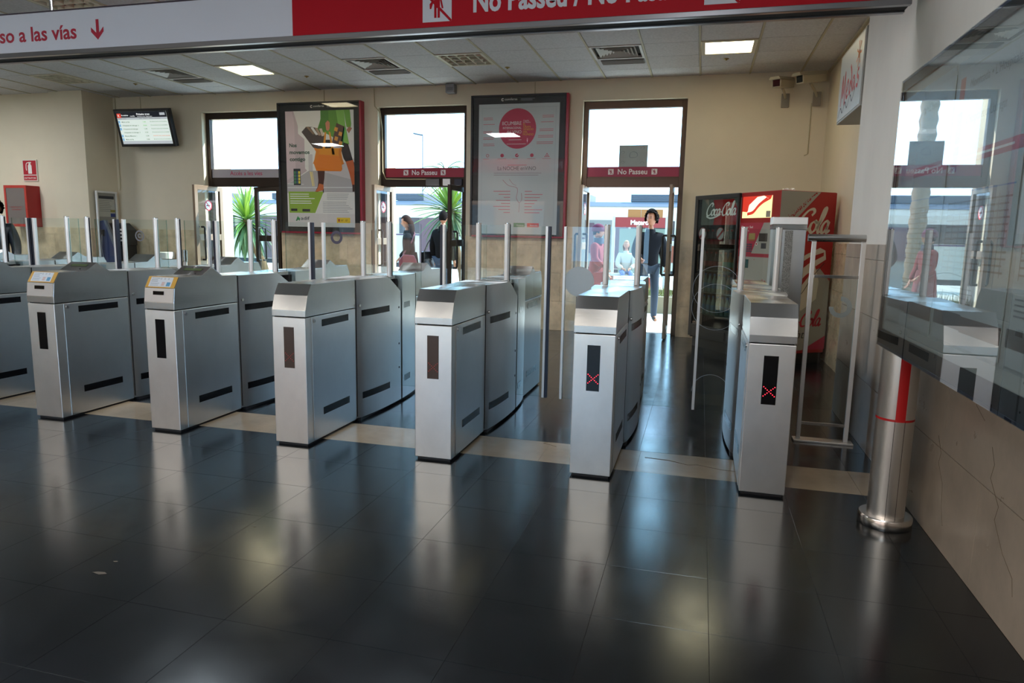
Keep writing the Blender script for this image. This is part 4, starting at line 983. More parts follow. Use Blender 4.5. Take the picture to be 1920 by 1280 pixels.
def script(p, word, u, v, h, m, w=2, slant=.45):
    """hand drawn script letters, x-height = h"""
    G = {'C': ([[(1.25, 1.45), (1.45, 1.75), (1.25, 2.0), (.75, 1.85), (.25, 1.2), (.12, .5), (.4, .0), (.95, .05), (1.35, .4)]], 1.45),
         'o': ([[(.5, 1.0), (.12, .75), (.08, .25), (.4, .0), (.72, .3), (.72, .75), (.5, 1.0), (.6, .85), (.95, .9)]], .85),
         'c': ([[(.7, .75), (.55, 1.0), (.2, .8), (.08, .3), (.35, .0), (.8, .2)]], .78),
         'a': ([[(.7, .9), (.4, 1.0), (.1, .6), (.15, .1), (.45, .05), (.72, .6)], [(.75, 1.0), (.68, .3), (.8, .0), (1.05, .25)]], 1.0),
         'l': ([[(.05, .3), (.5, 1.3), (.6, 2.05), (.4, 2.1), (.25, 1.4), (.2, .35), (.35, .0), (.6, .2)]], .55), '-': ([[(0, .5), (.35, .55)]], .45)}
    x = 0
    for ch in word:
        st, adv = G[ch]
        for s_ in st: p.ribbon([((x + a) * h + c_ * h * slant * .5 + u, c_ * h + v) for a, c_ in s_], m, w, (h * .34, h * .15), ang=.5, n=6)
        x += adv * .92
    return x * h
HD = mat('header_red', '8f1618', .5, emit='8f1618', es=.35); HDG = mat('header_grey', '6a6e66', .5, emit='6a6e66', es=.2)
MB().box(.06, VS - .03, .03, .05, 1.58, 1.90).build('header_panel', HDG, VM)
p = Print((0, .029, 0), (1, 0, 0), (0, 0, 1)); CW2 = mat('script_white', 'dcdcd6', .5, emit='dcdcd6', es=.35)
p.poly([(.32, 1.58), (.78, 1.58), (.82, 1.70), (.70, 1.89), (.30, 1.89), (.36, 1.75)], HD, 1)
script(p, 'Coca-Cola', .16, 1.70, .075, CW2); p.ribbon([(.17, 1.69), (.25, 1.665), (.36, 1.68), (.42, 1.70)], CW2, 2, (.02, .008), ang=1.3); p.build('header_print', VM)
SHM = mat('shelf_steel', '6c7472', .4, .4)
for z in (.45, .73, 1.01, 1.29): MB().box(.05, VS - .03, .04, .6, z - .015, z).build('shelf', SHM, VM)
MB().box(.05, VS - .04, .60, .62, .2, 1.9).build('inner_back', mat('fridge_back_glow', '39423e', .5, emit='5a6a62', es=.12), VM)  # back panel glows faintly in place of an interior lamp
for cx in (.17, .53):
    p = Print((0, -.0145, 0), (1, 0, 0), (0, 0, 1))
    p.disc(cx, 1.47, .075, mat('sticker_white', 'c9c9cc', .5), 0, 24); p.ring(cx, 1.47, .08, .072, CR, 1, 24); p.poly([(cx - .06, 1.43), (cx + .05, 1.53), (cx + .06, 1.50), (cx - .04, 1.41)], CR, 1)
    p.build('round_sticker', VM, 'white round sticker with a red slash') 
# control side
FR = VS + .02
MB().box(FR + .02, 1.40, -.006, 0, 1.655, 1.90).build('lit_panel', mat('lit_yellow', 'e9e4a0', .5, emit='f2eeb0', es=.6), VM)
p = Print((0, -.0068, 0), (1, 0, 0), (0, 0, 1)); LR = mat('lit_red', 'cc3220', .5, emit='cc3220', es=.5); LW = mat('lit_white', 'f6f4dc', .5, emit='fffce0', es=.55)
p.poly([(FR + .02, 1.90), (1.40, 1.90), (1.38, 1.86), (1.16, 1.78), (1.02, 1.72), (FR + .02, 1.73)], LR, 1)
p.poly([(.99, 1.70), (1.02, 1.80), (1.16, 1.89), (1.27, 1.90), (1.34, 1.87), (1.24, 1.82), (1.13, 1.72), (1.04, 1.68)], LW, 2); p.ribbon([(1.0, 1.70), (1.1, 1.72), (1.2, 1.80), (1.33, 1.87)], LR, 3, (.035, .012), ang=2)
p.ribbon([(1.0, 1.73), (1.03, 1.83), (1.12, 1.89)], LR, 3, (.02, .01), ang=2); p.rect(1.32, 1.66, 1.39, 1.73, PM('a9a294'), 3); p.build('lit_panel_print', VM)
MB().box(FR + .01, 1.42, -.010, 0, .35, 1.60).build('control_panel', SIL, VM)
p = Print((0, -.0108, 0), (1, 0, 0), (0, 0, 1)); PK = PM('b32a44')
p.poly([(FR + .01, 1.60), (1.30, 1.60), (1.10, 1.22), (FR + .01, 1.22)], PK, 1); p.text('Please Sel', .92, 1.54, .035, WHITE, 2, fit=.2); p.text('Select', .92, 1.50, .035, WHITE, 2, fit=.14)
p.rect(1.06, 1.39, 1.17, 1.48, PM('a08c50'), 3); p.rect(1.06, 1.39, 1.17, 1.41, PM('a05030'), 4); p.rect(FR + .01, 1.21, 1.42, 1.25, PM('a01c38'), 3)
p.disc(1.20, 1.36, .02, WHITE, 3, 14); p.disc(1.20, 1.36, .012, CR, 4, 14)
for q in range(12): p.disc(1.18 + (q * 37 % 23) * .01, 1.18 - (q * 53 % 80) * .01, .006 + (q % 3) * .003, PM('b03040'), 3, 8)
p.build('panel_print', VM)
MB().box(1.24, 1.37, -.018, -.010, 1.39, 1.48).build('picture_window', PM('2a2424', .2), VM)
for q in range(12): MB().box(1.03 + (q % 3) * .035, 1.055 + (q % 3) * .035, -.016, -.010, 1.265 + (q // 3) * .026, 1.283 + (q // 3) * .026).build('key', PM('4a4858'), VM)
MB().box(1.28, 1.36, -.014, -.010, 1.31, 1.37).build('coin_slot', PM('33333a'), VM, bevel=.003); MB().box(.92, 1.08, -.016, -.010, 1.08, 1.18).build('return_tray', PM('17484a'), VM)
MB().box(.10, .76, -.034, -.03, .17, .27).build('delivery_flap', PM('1c1e22', .3), VM)
# side graphic
p = Print((VW + .001, 0, 0), (0, 1, 0), (0, 0, 1)); SR2 = PM('a3201e', .4); SG = PM('a19e92', .45); CRM = PM('cfc8b4', .45)
p.rect(0, .16, VD, VH - .005, SG, 0); p.poly([(.18, 1.60), (.55, VH - .005), (VD, VH - .005), (VD, .95), (.62, 1.10), (.10, .95), (0, 1.15), (0, 1.45)], SR2, 1)
for q in range(90):
    r_ = random.Random(q); f = r_.random(); k3 = r_.random() * .22
    p.disc(max(.01, f * .5 - .0), 1.48 + f * .47 + k3 * (1 - f) * .6 if 1.48 + f * .47 + k3 * (1 - f) * .6 < 1.93 else 1.93, .010 * (1 - k3 * 3), SR2, 2, 6)
script(p, 'Cola', .235, 1.50, .128, CRM, 3, .5)
p.poly([(.0, .88), (.10, 1.05), (.40, 1.25), (.60, 1.33), (.68, 1.30), (.70, 1.20), (.55, 1.12), (.62, .95), (.60, .75), (.40, .62), (0, .60)], CRM, 3)
p.poly([(.0, .95), (.20, 1.08), (.45, 1.22), (.66, 1.28), (.66, 1.24), (.45, 1.15), (.2, .98), (.0, .85)], SR2, 4); p.poly([(0, .72), (.2, .82), (.42, 1.02), (.52, 1.08), (.46, 1.0), (.30, .82), (.12, .68), (0, .62)], SR2, 4)
p.ribbon([(.1, .64), (.35, .78), (.52, 1.0), (.68, 1.16)], PM('2c2a28'), 5, (.012, .006)); 
p.poly([(.0, .60), (VD, .50), (VD, .16), (0, .16)], SG, 5)
script(p, 'Coca-Cola', .03, .44, .085, PM('b32436'), 6, .5); p.text('light', .22, .30, .13, PM('26262a'), 6, shear=.3, fit=.24); p.poly([(.45, .16), (VD, .32), (VD, .16)], PM('b32a48'), 6)
p.build('side_graphic', VM)
# bottles
BC = [('dark cola bottle with a red cap', mat('cola_glass', '22120c', .12, coat=.4), mat('cap_red', 'b51c20', .4), mat('label_red', 'a81e24', .5)),
      ('clear water bottle with a blue cap', mat('water_glass', '8fa6a0', .15, coat=.4), mat('cap_blue', '3a6aa8', .4), mat('label_blue', '6f98b8', .5)),
      ('orange soda bottle with an orange cap', mat('orange_glass', 'a8702c', .15, coat=.4), mat('cap_orange', 'c8641c', .4), mat('label_green', '4c7a4a', .5))]
protoB = []
ROWN = {1.29: 'top', 1.01: 'second', .73: 'third', .45: 'fourth'}
mw = VM.matrix_basis
for r_i, z in enumerate((1.29, 1.01, .73, .45)):
    for q in range(8):
        k = (0 if r_i == 0 else (0 if q < 4 else 2) if r_i == 1 else (1 if q < 5 else 2) if r_i == 2 else 1)
        M4 = Matrix.Translation(Vector((-.075, 9.47, 0))) @ Matrix.Rotation(math.atan2(-1.25, .895), 4, 'Z')
        pos = M4 @ Vector((.12 + q * .095, .11, z))
        key = k
        ORD = ('leftmost', 'second', 'third', 'fourth', 'fifth', 'sixth', 'seventh', 'rightmost')[q]; lab = '%s, %s vending shelf, %s' % (BC[k][0], ROWN[z], ORD if q in (0, 7) else ORD + ' from left'); grp = 'bottles on the %s shelf of the vending machine' % ROWN[z]
        src = next((b for kk, b in protoB if kk == key), None)
        if src is None:
            o = thing('drink_bottle', lab, 'bottle', pos, group=grp)
            MB().lathe([(.028, 0), (.031, .01), (.031, .12), (.028, .15), (.014, .195), (.013, .215)], n=12).build('body', BC[k][1], o)
            MB().lathe([(.0145, .212), (.0145, .232), (.012, .234)], n=12).build('cap', BC[k][2], o); MB().lathe([(.0318, .05), (.0318, .115)], n=12).build('label_band', BC[k][3], o)
            protoB.append((key, o))
        else:
            o = copy_tree(src); o.location = pos; o['label'] = lab; o['group'] = grp
t = MB().box(-.06, .06, -.045, .045, 0, .03).build('crumpled_paper', WHITE, loc=tuple((Matrix.Translation(Vector((-.075, 9.47, 0))) @ Matrix.Rotation(math.atan2(-1.25, .895), 4, 'Z')) @ Vector((1.3, .3, VH))))
me = t.data; bm = bmesh.new(); bm.from_mesh(me); bmesh.ops.subdivide_edges(bm, edges=bm.edges, cuts=3, use_grid_fill=True)
for v in bm.verts:
    if v.co.z > .004: v.co += Vector((random.uniform(-.01, .01), random.uniform(-.01, .01), random.uniform(-.012, .015)))
bm.to_mesh(me); bm.free(); tag(t, 'crumpled white paper lying on top of the vending machine', 'paper')
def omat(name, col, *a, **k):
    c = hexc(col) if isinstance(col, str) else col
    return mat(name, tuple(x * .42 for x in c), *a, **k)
# ================================================================ OUTSIDE: ground, fins, street behind the hall
PAVE = mat('pale_paving', 'dcd6cc', .8, noise=((1.5, 1.5, 1.5), .08)); 
g = MB().box(-45, 25, 10.56, 15.6, -.14, -.015).build('ground_platform_side', PAVE); tag(g, 'sunlit pale paving outside the doors', 'ground', kind='structure')
g = MB().box(-60, 40, 15.6, 27.5, -.14, -.03).build('ground_platform', mat('pale_platform', 'aaa396', .85, noise=((.8, .8, .8), .06))); tag(g, 'bright station platform paving beyond the planters', 'ground', kind='structure')
g = MB().box(-80, 60, 27.5, 60, -1.1, -.9).build('ground_track', mat('ballast', '8a7a6a', .95, noise=((6, 6, 6), .3))); tag(g, 'brown ballast under the train', 'ground', kind='structure')
g = MB().box(-45, 25, -30, -3.9, -.14, -.015).build('ground_street', mat('street_paving', 'c9bcab', .85, noise=((1.5, 1.5, 1.5), .1))); tag(g, 'street paving behind the viewer', 'ground', kind='structure')
FIN = mat('fin_stone', 'b0a288', .8, noise=((4, 4, 1.5), .08))
for (a, b_), n_ in zip(OPEN, ('left', 'middle', 'right')):
    o = MB().box(a - .45, a - .07, YB + .36, 11.01, 0, 4.2).build('outer_pilaster', FIN, bevel=.01); tag(o, 'beige stone pilaster outside the %s doorway' % n_, 'pilaster')
wf = mat('street_facade', 'b58f78', .9, noise=((1, 1, 1), .1))
o = MB().box(-34, -5.5, -20, -18.5, 0, 11).build('street_building', wf); tag(o, 'warm brick building across the street behind the viewer', 'building')
for q in range(7):
    for z in (1.2, 4.4, 7.6):
        w_ = MB().box(-32 + q * 3.8, -30.5 + q * 3.8, -18.52, -18.44, z, z + 1.9).build('window', mat('street_window', '6a6e72', .3), o)
# ---- train
t = thing('commuter_train', 'white commuter train with a purple line and orange squares on the track', 'train', (-8, 31.5, -.9))
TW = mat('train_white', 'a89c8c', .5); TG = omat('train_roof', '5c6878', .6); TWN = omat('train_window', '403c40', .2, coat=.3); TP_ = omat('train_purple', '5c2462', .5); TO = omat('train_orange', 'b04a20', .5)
MB().prism([(-1.5, .95), (-1.5, 3.35), (-1.42, 3.6), (-1.15, 3.78), (1.15, 3.78), (1.42, 3.6), (1.5, 3.35), (1.5, .95)], 'x', -22, 26).build('body', TW, t)
MB().prism([(-1.46, 3.60), (-1.15, 3.80), (1.15, 3.80), (1.46, 3.60)], 'x', -22, 26).build('roof', TG, t)
MB().box(-22, 26, -1.4, 1.4, .35, .95).build('underframe', RUB, t)
MB().box(-22, 26, -1.515, -1.5, 2.22, 2.27).build('purple_line', TP_, t)
for q in range(18): MB().box(-21.4 + q * 2.65, -19.6 + q * 2.65, -1.52, -1.49, 2.30, 3.02).build('window', TWN, t)
for q in range(6):
    x = -20.9 + q * 8.2
    d_ = MB().box(x, x + 1.3, -1.525, -1.5, .98, 3.02).build('door', omat('train_door', '6e4a50', .4), t)
for q in range(9): MB().box(-19 + q * 5.1, -18.1 + q * 5.1, -1.53, -1.5, 1.3, 2.0).build('orange_square', TO, t)
for q, (a, b_) in enumerate(((-20, -15), (-12.5, -9.3), (-5.9, -4.5), (-3.3, -2.2), (-1.9, 3.2), (5.0, 11), (13, 19))):
    r_ = MB().box(a, b_, -1.0, 1.0, 3.82, 4.14).build('roof_unit', omat('roof_unit', '666d76', .6), t)
    for k in range(4): MB().box(a, b_, -1.03, -1.0, 3.86 + k * .07, 3.89 + k * .07).build('louvre', TG, r_)
for x in (-21, -19.2, -9, -7.2, 3, 4.8, 15, 16.8):
    MB().tube([(x, -1.1, .46), (x, -.95, .46)], .45, 16).build('wheel', omat('wheel', '2a2624', .6), t)
# crane boom far beyond
t = thing('crane', 'red lattice crane boom above the train roof', 'crane', (-24, 48, -.9)); CRN = omat('crane_red', '8a3440', .6)
MB().box(-.5, .5, -.5, .5, 0, 4.3).build('mast', CRN, t); MB().tube([(-.8, 0, 4.2), (9, 0, 4.75)], .18, 6).build('boom', CRN, t)
for q in range(8): MB().tube([(q * 1.1, 0, 4.3 + q * .06), (q * 1.1 + .55, 0, 4.75 + q * .04)], .05, 5).build('brace', CRN, t)
MB().box(-1.4, .2, -.6, .6, 4.1, 4.9).build('cab', CRN, t)
# platform info shelter with red name board
t = thing('platform_shelter', 'platform shelter with a red name board between two white posts', 'shelter', (-1.69, 20, -.03))
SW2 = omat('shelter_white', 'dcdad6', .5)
for x in (-.72, .74): MB().box(x - .035, x + .035, -.04, .04, 0, 2.02).build('post', SW2, t)
MB().box(-.68, .70, -.05, .05, 1.72, 2.0).build('name_board', omat('board_red', 'a8241f', .5), t)
p = Print((0, -.051, 0), (1, 0, 0), (0, 0, 1)); p.text('Mataró', .0, 1.80, .17, WHITE, 1, bold=.03, align='c', fit=.5); p.text('R1', -.02, 1.735, .05, WHITE, 1, align='c'); p.build('board_lettering', t)
MB().box(-.34, .02, -.02, .06, 2.0, 2.22).build('top_panel', omat('panel_orange', 'b9752a', .5), t); MB().box(.03, .62, -.02, .06, 2.0, 2.22).build('top_panel', omat('panel_orange', 'b9752a', .5), t)
MB().box(-.66, .68, .9, .93, .3, 1.7).build('rear_pane', omat('pane_greenish', '9fae9c', .5), t)
t = thing('platform_bench', 'red and white bench on the platform under the red board', 'bench', (-1.75, 19.2, -.03))
MB().box(-.75, .75, -.22, .22, .40, .46).build('seat', SW2, t)
for x in (-.6, .55): MB().box(x, x + .06, -.18, .18, 0, .40).build('leg', omat('bench_red', 'c2402e', .5), t)
MB().box(-.2, .55, -.24, -.2, .08, .38).build('front_panel', omat('bench_red', 'c2402e', .5), t)
t = thing('platform_kiosk', 'grey striped kiosk with a hatch on the platform, left part of right doorway', 'kiosk', (-4.0, 24.0, -.03))
MB().box(-.5, 1.1, -.5, .5, 0, 2.0).build('body', omat('kiosk_grey', '9a9890', .6), t); MB().box(-.45, .5, -.53, -.5, .9, 1.9).build('hatch', omat('kiosk_plum', '6a4a54', .5), t)
# planter with weeds
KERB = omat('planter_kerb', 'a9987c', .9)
pl = MB(); 
for i_, (xa, xb) in enumerate(((-11.5, -6.4), (-4.4, 2.2))):
    t = thing('planter', ['low planter bed outside the left doorway', 'low planter bed outside the right doorway'][i_], 'planter', ((xa + xb) / 2, 14.4, -.015)); w = (xb - xa) / 2
    MB().box(-w, w, -1.0, -.85, 0, .32).build('kerb', KERB, t); MB().box(-w, w, .85, 1.0, 0, .32).build('kerb', KERB, t)
    MB().box(-w, -w + .15, -.85, .85, 0, .32).build('kerb', KERB, t); MB().box(w - .15, w, -.85, .85, 0, .32).build('kerb', KERB, t)
    MB().box(-w + .15, w - .15, -.85, .85, 0, .24).build('soil', omat('soil', '6e5a42', .95), t)
    b = MB()
    for q in range(1400):
        x = random.uniform(-w + .2, w - .2); y = random.uniform(-.8, .8); a = random.uniform(0, 6.28); h = random.uniform(.08, .34); k = random.uniform(-.1, .1); l = random.uniform(-.1, .1)
        b.add([(x - .008 * math.cos(a), y - .008 * math.sin(a), .24), (x + .008 * math.cos(a), y + .008 * math.sin(a), .24), (x + k, y + l, .24 + h)], [(0, 1, 2)], q % 2)
    o = b.build('weeds', [omat('weed_green', '7d8f3c', .8), omat('weed_yellow', 'b3a24a', .8)], t); o['kind'] = 'stuff'
# yuccas
def yucca(name, label, base, top, n, L, seed, cr=.9):
    r = random.Random(seed); t = thing(name, label, 'yucca', base)
    tp = Vector(top) - Vector(base); pts = [Vector((0, 0, 0)), tp * .35 + Vector((.03, 0, 0)), tp * .7 - Vector((.03, 0, 0)), tp]
    MB().tube(pts, [.11, .085, .075, .07], 10).build('trunk', omat('yucca_bark', '8a6a48', .9, noise=((20, 20, 60), .3)), t)
    GR_ = [mat('leaf_bright', '7a9a30', .55), mat('leaf_mid', '557a2c', .55), mat('leaf_dark', '35552c', .55)]
    protos_ = []
    for k in range(3):
        b = MB(); v = []; m_ = 7
        for i in range(m_ + 1):
            s = i / m_; wd = .034 * math.sin(math.pi * min(1, .12 + s * .88)) ** .7 * (1 - s * .25); dr = -(.10 + .16 * k) * s * s * L
            v += [(s * L, -wd, dr + .012), (s * L, 0, dr), (s * L, wd, dr + .012)]
        v[-3:] = [(L, 0, v[-2][2])] * 3
        f = []
        for i in range(m_):
            a = 3 * i; f += [(a, a + 1, a + 4, a + 3), (a + 1, a + 2, a + 5, a + 4)]
        b.add(v, f, 0, True); protos_.append([b.mesh('leaf', GR_[min(2, k + j)]) for j in range(2)])
    for i in range(n):
        el = math.radians(85 - 150 * ((i + r.random()) / n) ** .9); az = i * 2.39996 + r.uniform(-.2, .2)
        k = 0 if el > .5 else (1 if el > -.2 else 2)
        o = link('leaf', protos_[k][r.random() > .55], t, loc=tuple(tp + Vector((0, 0, -.12 * i / n + .02)))); o.rotation_euler = (r.uniform(-.2, .2), -el, az)
        s = r.uniform(.78, 1.1); o.scale = (s, 1.2, s)
yucca('yucca', 'spiky green yucca outside the left doorway', (-9.0, 13.2, .2), (-9.52, 13.2, 1.62), 110, .78, 3)
yucca('yucca', 'spiky green yucca outside the middle doorway, beside the man with the briefcase', (-4.55, 13.4, -.015), (-4.92, 13.4, 1.88), 120, .80, 5)
# palms
def palm(label, x, y, h, seed, fr=16, L=2.2, r0=.2):
    t = thing('palm_tree', label, 'palm tree', (x, y, -.03)); r = random.Random(seed)
    pr = []
    for i in range(40): pr += [(r0 * (1.12 if i % 2 else .94), h * i / 40)]
    MB().lathe(pr + [(r0 * .7, h)], n=14).build('trunk', omat('palm_bark', '9c8468', .9, noise=((8, 8, 14), .35)), t)
    for q in range(fr):
        az = q * 2.4; el = .9 - 1.3 * q / fr; b = MB(); pts = []
        for i in range(9):
            s = i / 8; pts.append(Vector((math.cos(el) * s * L, 0, math.sin(el) * s * L - .45 * s * s * L)))
        b.tube(pts, [.03] * 8 + [.008], 5)
        for i in range(1, 9):
            for s_ in (-1, 1):
                for k in (0, .5):
                    p0 = pts[i - 1].lerp(pts[i], k + .25); d = Vector((.25, s_ * .5 * L / 2.2, -.12)); b.add([p0 + Vector((-.03, 0, 0)), p0 + Vector((.05, 0, 0)), p0 + d], [(0, 1, 2)])
        o = b.build('frond', omat('palm_green', '7f9458', .7), t); o.location = (0, 0, h); o.rotation_euler = (0, 0, az)
palm('tall palm whose trunk mirrors in the notice case glass', -3.62, 20.2, 7.2, 1)
palm('distant palm crown seen through the upper middle window', -16.9, 45, 5.6, 2, 18, 1.9)
palm('second distant palm crown at the upper middle window', -18.6, 50, 5.0, 4, 14, 1.7)
pc = thing('lamp_mast', 'thin pale lamp mast seen through the upper middle window', 'lamp mast', (-14.0, 34, -.9)); MB().tube([(0, 0, 0), (0, 0, 7.3)], .025, 8).build('pole', TG, pc); MB().tube([(0, 0, 7.25), (-.5, 0, 7.35)], .04, 8).build('lamp_head', TG, pc)
# ================================================================ PEOPLE
SKIN = mat('skin', '8a5a42', .6); HAIRD = mat('hair_dark', '0c0807', .9, spec=.1); HAIRB = mat('hair_brown', '200f09', .8, spec=.15); EYE = mat('eye_dark', '1a1412', .3); LIP = mat('lip', '8e4a42', .6)
def skin(name, verts, edges, m, parent, sub=1, root=0):
    me = bpy.data.meshes.new(name); bm = bmesh.new(); ly = bm.verts.layers.skin.verify(); vs = []
    for i, (p, r) in enumerate(verts):
        v = bm.verts.new(p); v[ly].radius = r if isinstance(r, tuple) else (r, r); v[ly].use_root = (i == root); vs.append(v)
    for a, b_ in edges: bm.edges.new((vs[a], vs[b_]))
    bm.to_mesh(me); bm.free(); me.materials.append(m)
    o = link(name, me, parent)
    s = o.modifiers.new('skin', 'SKIN'); s.use_smooth_shade = True; s.branch_smoothing = .3
    if sub: u = o.modifiers.new('sub', 'SUBSURF'); u.levels = sub; u.render_levels = sub
    return o
def chain(J, names, V, E_, prev=None):
    for n_, r in names:
        V.append((J[n_], r)); 
        if prev is not None: E_.append((prev, len(V) - 1))
        prev = len(V) - 1
    return prev
def hand(V, E_, wi, w, e):
    """five bent fingers growing from the wrist vertex"""
    d = (Vector(w) - Vector(e)).normalized(); side = d.cross(Vector((0, 1, .3))).normalized(); up = side.cross(d)
    pm = Vector(w) + d * .045; V.append((pm, (.034, .018))); E_.append((wi, len(V) - 1)); pi_ = len(V) - 1
    for k, (o_, L_) in enumerate(((-.027, .055), (-.009, .066), (.009, .062), (.027, .048))):
        a = pm + d * .035 + side * o_; b = a + d * L_ * .5 - up * .006; c = b + d * L_ * .45 - up * .018
        q = pi_
        for p, r in ((a, .010), (b, .009), (c, .007)): V.append((p, r)); E_.append((q, len(V) - 1)); q = len(V) - 1
    a = Vector(w) + d * .03 - side * .03; b = a + d * .03 - side * .018; V.append((a, .011)); E_.append((pi_, len(V) - 1)); V.append((b, .009)); E_.append((len(V) - 2, len(V) - 1))
def head(parent, c, rz, rx, hair, curly=False, long=0, hat=None):
    h = bpy.data.objects.new('head', None)
    NU, NV = 20, 14; b = MB(); vs = []
    def P(u, v, s=1.0, lim=None):
        th = math.pi * v / NV; ph = 2 * math.pi * u / NU; x = math.sin(th) * math.sin(ph); y = -math.sin(th) * math.cos(ph); z = math.cos(th)
        X = x * .074; Y = y * .095; Z = z * .118
        if z < 0: X *= 1 - .32 * (-z) ** 1.3; Y *= 1 - .18 * (-z); Y += -.012 * (-z) if y < 0 else .02 * (-z)
        return Vector((X, Y, Z)) * s
    for v in range(NV + 1):
        for u in range(NU):
            p = P(u, v); th = v / NV; 
            f = max(0, 1 - abs(p.x) / .017) * max(0, 1 - abs(p.z + .012) / .036)
            if p.y < 0: p.y -= .022 * f
            if p.y < -.05: p.y += .008 * max(0, 1 - abs(abs(p.x) - .03) / .016) * max(0, 1 - abs(p.z - .012) / .018); p.y -= .005 * max(0, 1 - abs(p.x) / .03) * max(0, 1 - abs(p.z + .055) / .014)
            vs.append(p)
    fs = [(v * NU + u, v * NU + (u + 1) % NU, (v + 1) * NU + (u + 1) % NU, (v + 1) * NU + u) for v in range(NV) for u in range(NU)]
    b.add(vs, fs, 0, True)
    for s in (-1, 1):
        b.lathe([(.001, -.009), (.009, -.004), (.011, 0), (.009, .004), (.001, .009)], (s * .03, -.083, .012), 10, 1)
        b.add([(s * .018, -.094, .031), (s * .046, -.083, .030), (s * .046, -.083, .036), (s * .018, -.095, .037)], [(0, 1, 2, 3)], 2)
        b.lathe([(.004, -.028), (.012, -.02), (.014, .0), (.016, .018), (.006, .028)], (s * .075, .006, -.005), 8, 0, sx=.6, sy=1.2)
    b.add([(-.024, -.0945, -.054), (0, -.1, -.0565), (.024, -.0945, -.054), (.018, -.095, -.062), (0, -.1, -.065), (-.018, -.095, -.062)], [(0, 1, 4, 5), (1, 2, 3, 4)], 3)
    H = b.build('head', [SKIN, EYE, hair, LIP], parent); H.location = c; H.rotation_euler = (rx, 0, rz)
    # hair shell
    r = random.Random(3); b = MB(); vs = []; keep = []
    for v in range(NV + 1):
        for u in range(NU):
            p = P(u, v, 1.0); n_ = p.normalized(); amp = r.uniform(.012, .034) if curly else r.uniform(.010, .014)
            if long and v > NV * .45: p = Vector((p.x * (1.25), max(p.y, .02) + .02, p.z * 1.0)); p.z -= (v / NV - .45) * long
            vs.append(p + n_ * amp)
    for v in range(NV):
        for u in range(NU):
            ph = (u + .5) / NU; fr = ph < .2 or ph > .8; lim = (.27 if fr else (.55 if (ph < .3 or ph > .7) else .66))
            if long and not (ph < .24 or ph > .76): lim = 1
            if (v + .5) / NV < lim: keep.append((v * NU + u, v * NU + (u + 1) % NU, (v + 1) * NU + (u + 1) % NU, (v + 1) * NU + u))
    b.add(vs, keep, 0, True); o = b.build('hair', hair, H)
    md = o.modifiers.new('solid', 'SOLIDIFY'); md.thickness = .012; md.offset = -1
    if curly:
        b = MB()
        for q in range(150):
            u = r.uniform(0, NU); v = r.uniform(0, NV * .55); ph = u / NU
            if (ph < .2 or ph > .8) and v > NV * .25: continue
            p = P(u, v, 1.0); p += p.normalized() * .034; b.lathe([(.001, -.016), (.015, -.008), (.016, .006), (.001, .016)], p, 6)
        b.build('curls', hair, H)['kind'] = 'stuff'
    if hat:
        b = MB().lathe([(.098, .015), (.104, .03), (.10, .075), (.075, .118), (.03, .142), (.001, .148)], (0, .012, 0), 20, sy=1.15); o = b.build('beanie', hat, H); MB().lathe([(.102, .005), (.108, .02), (.106, .045), (.1, .05)], (0, .012, 0), 20, sy=1.13).build('brim', hat, o)
    return H
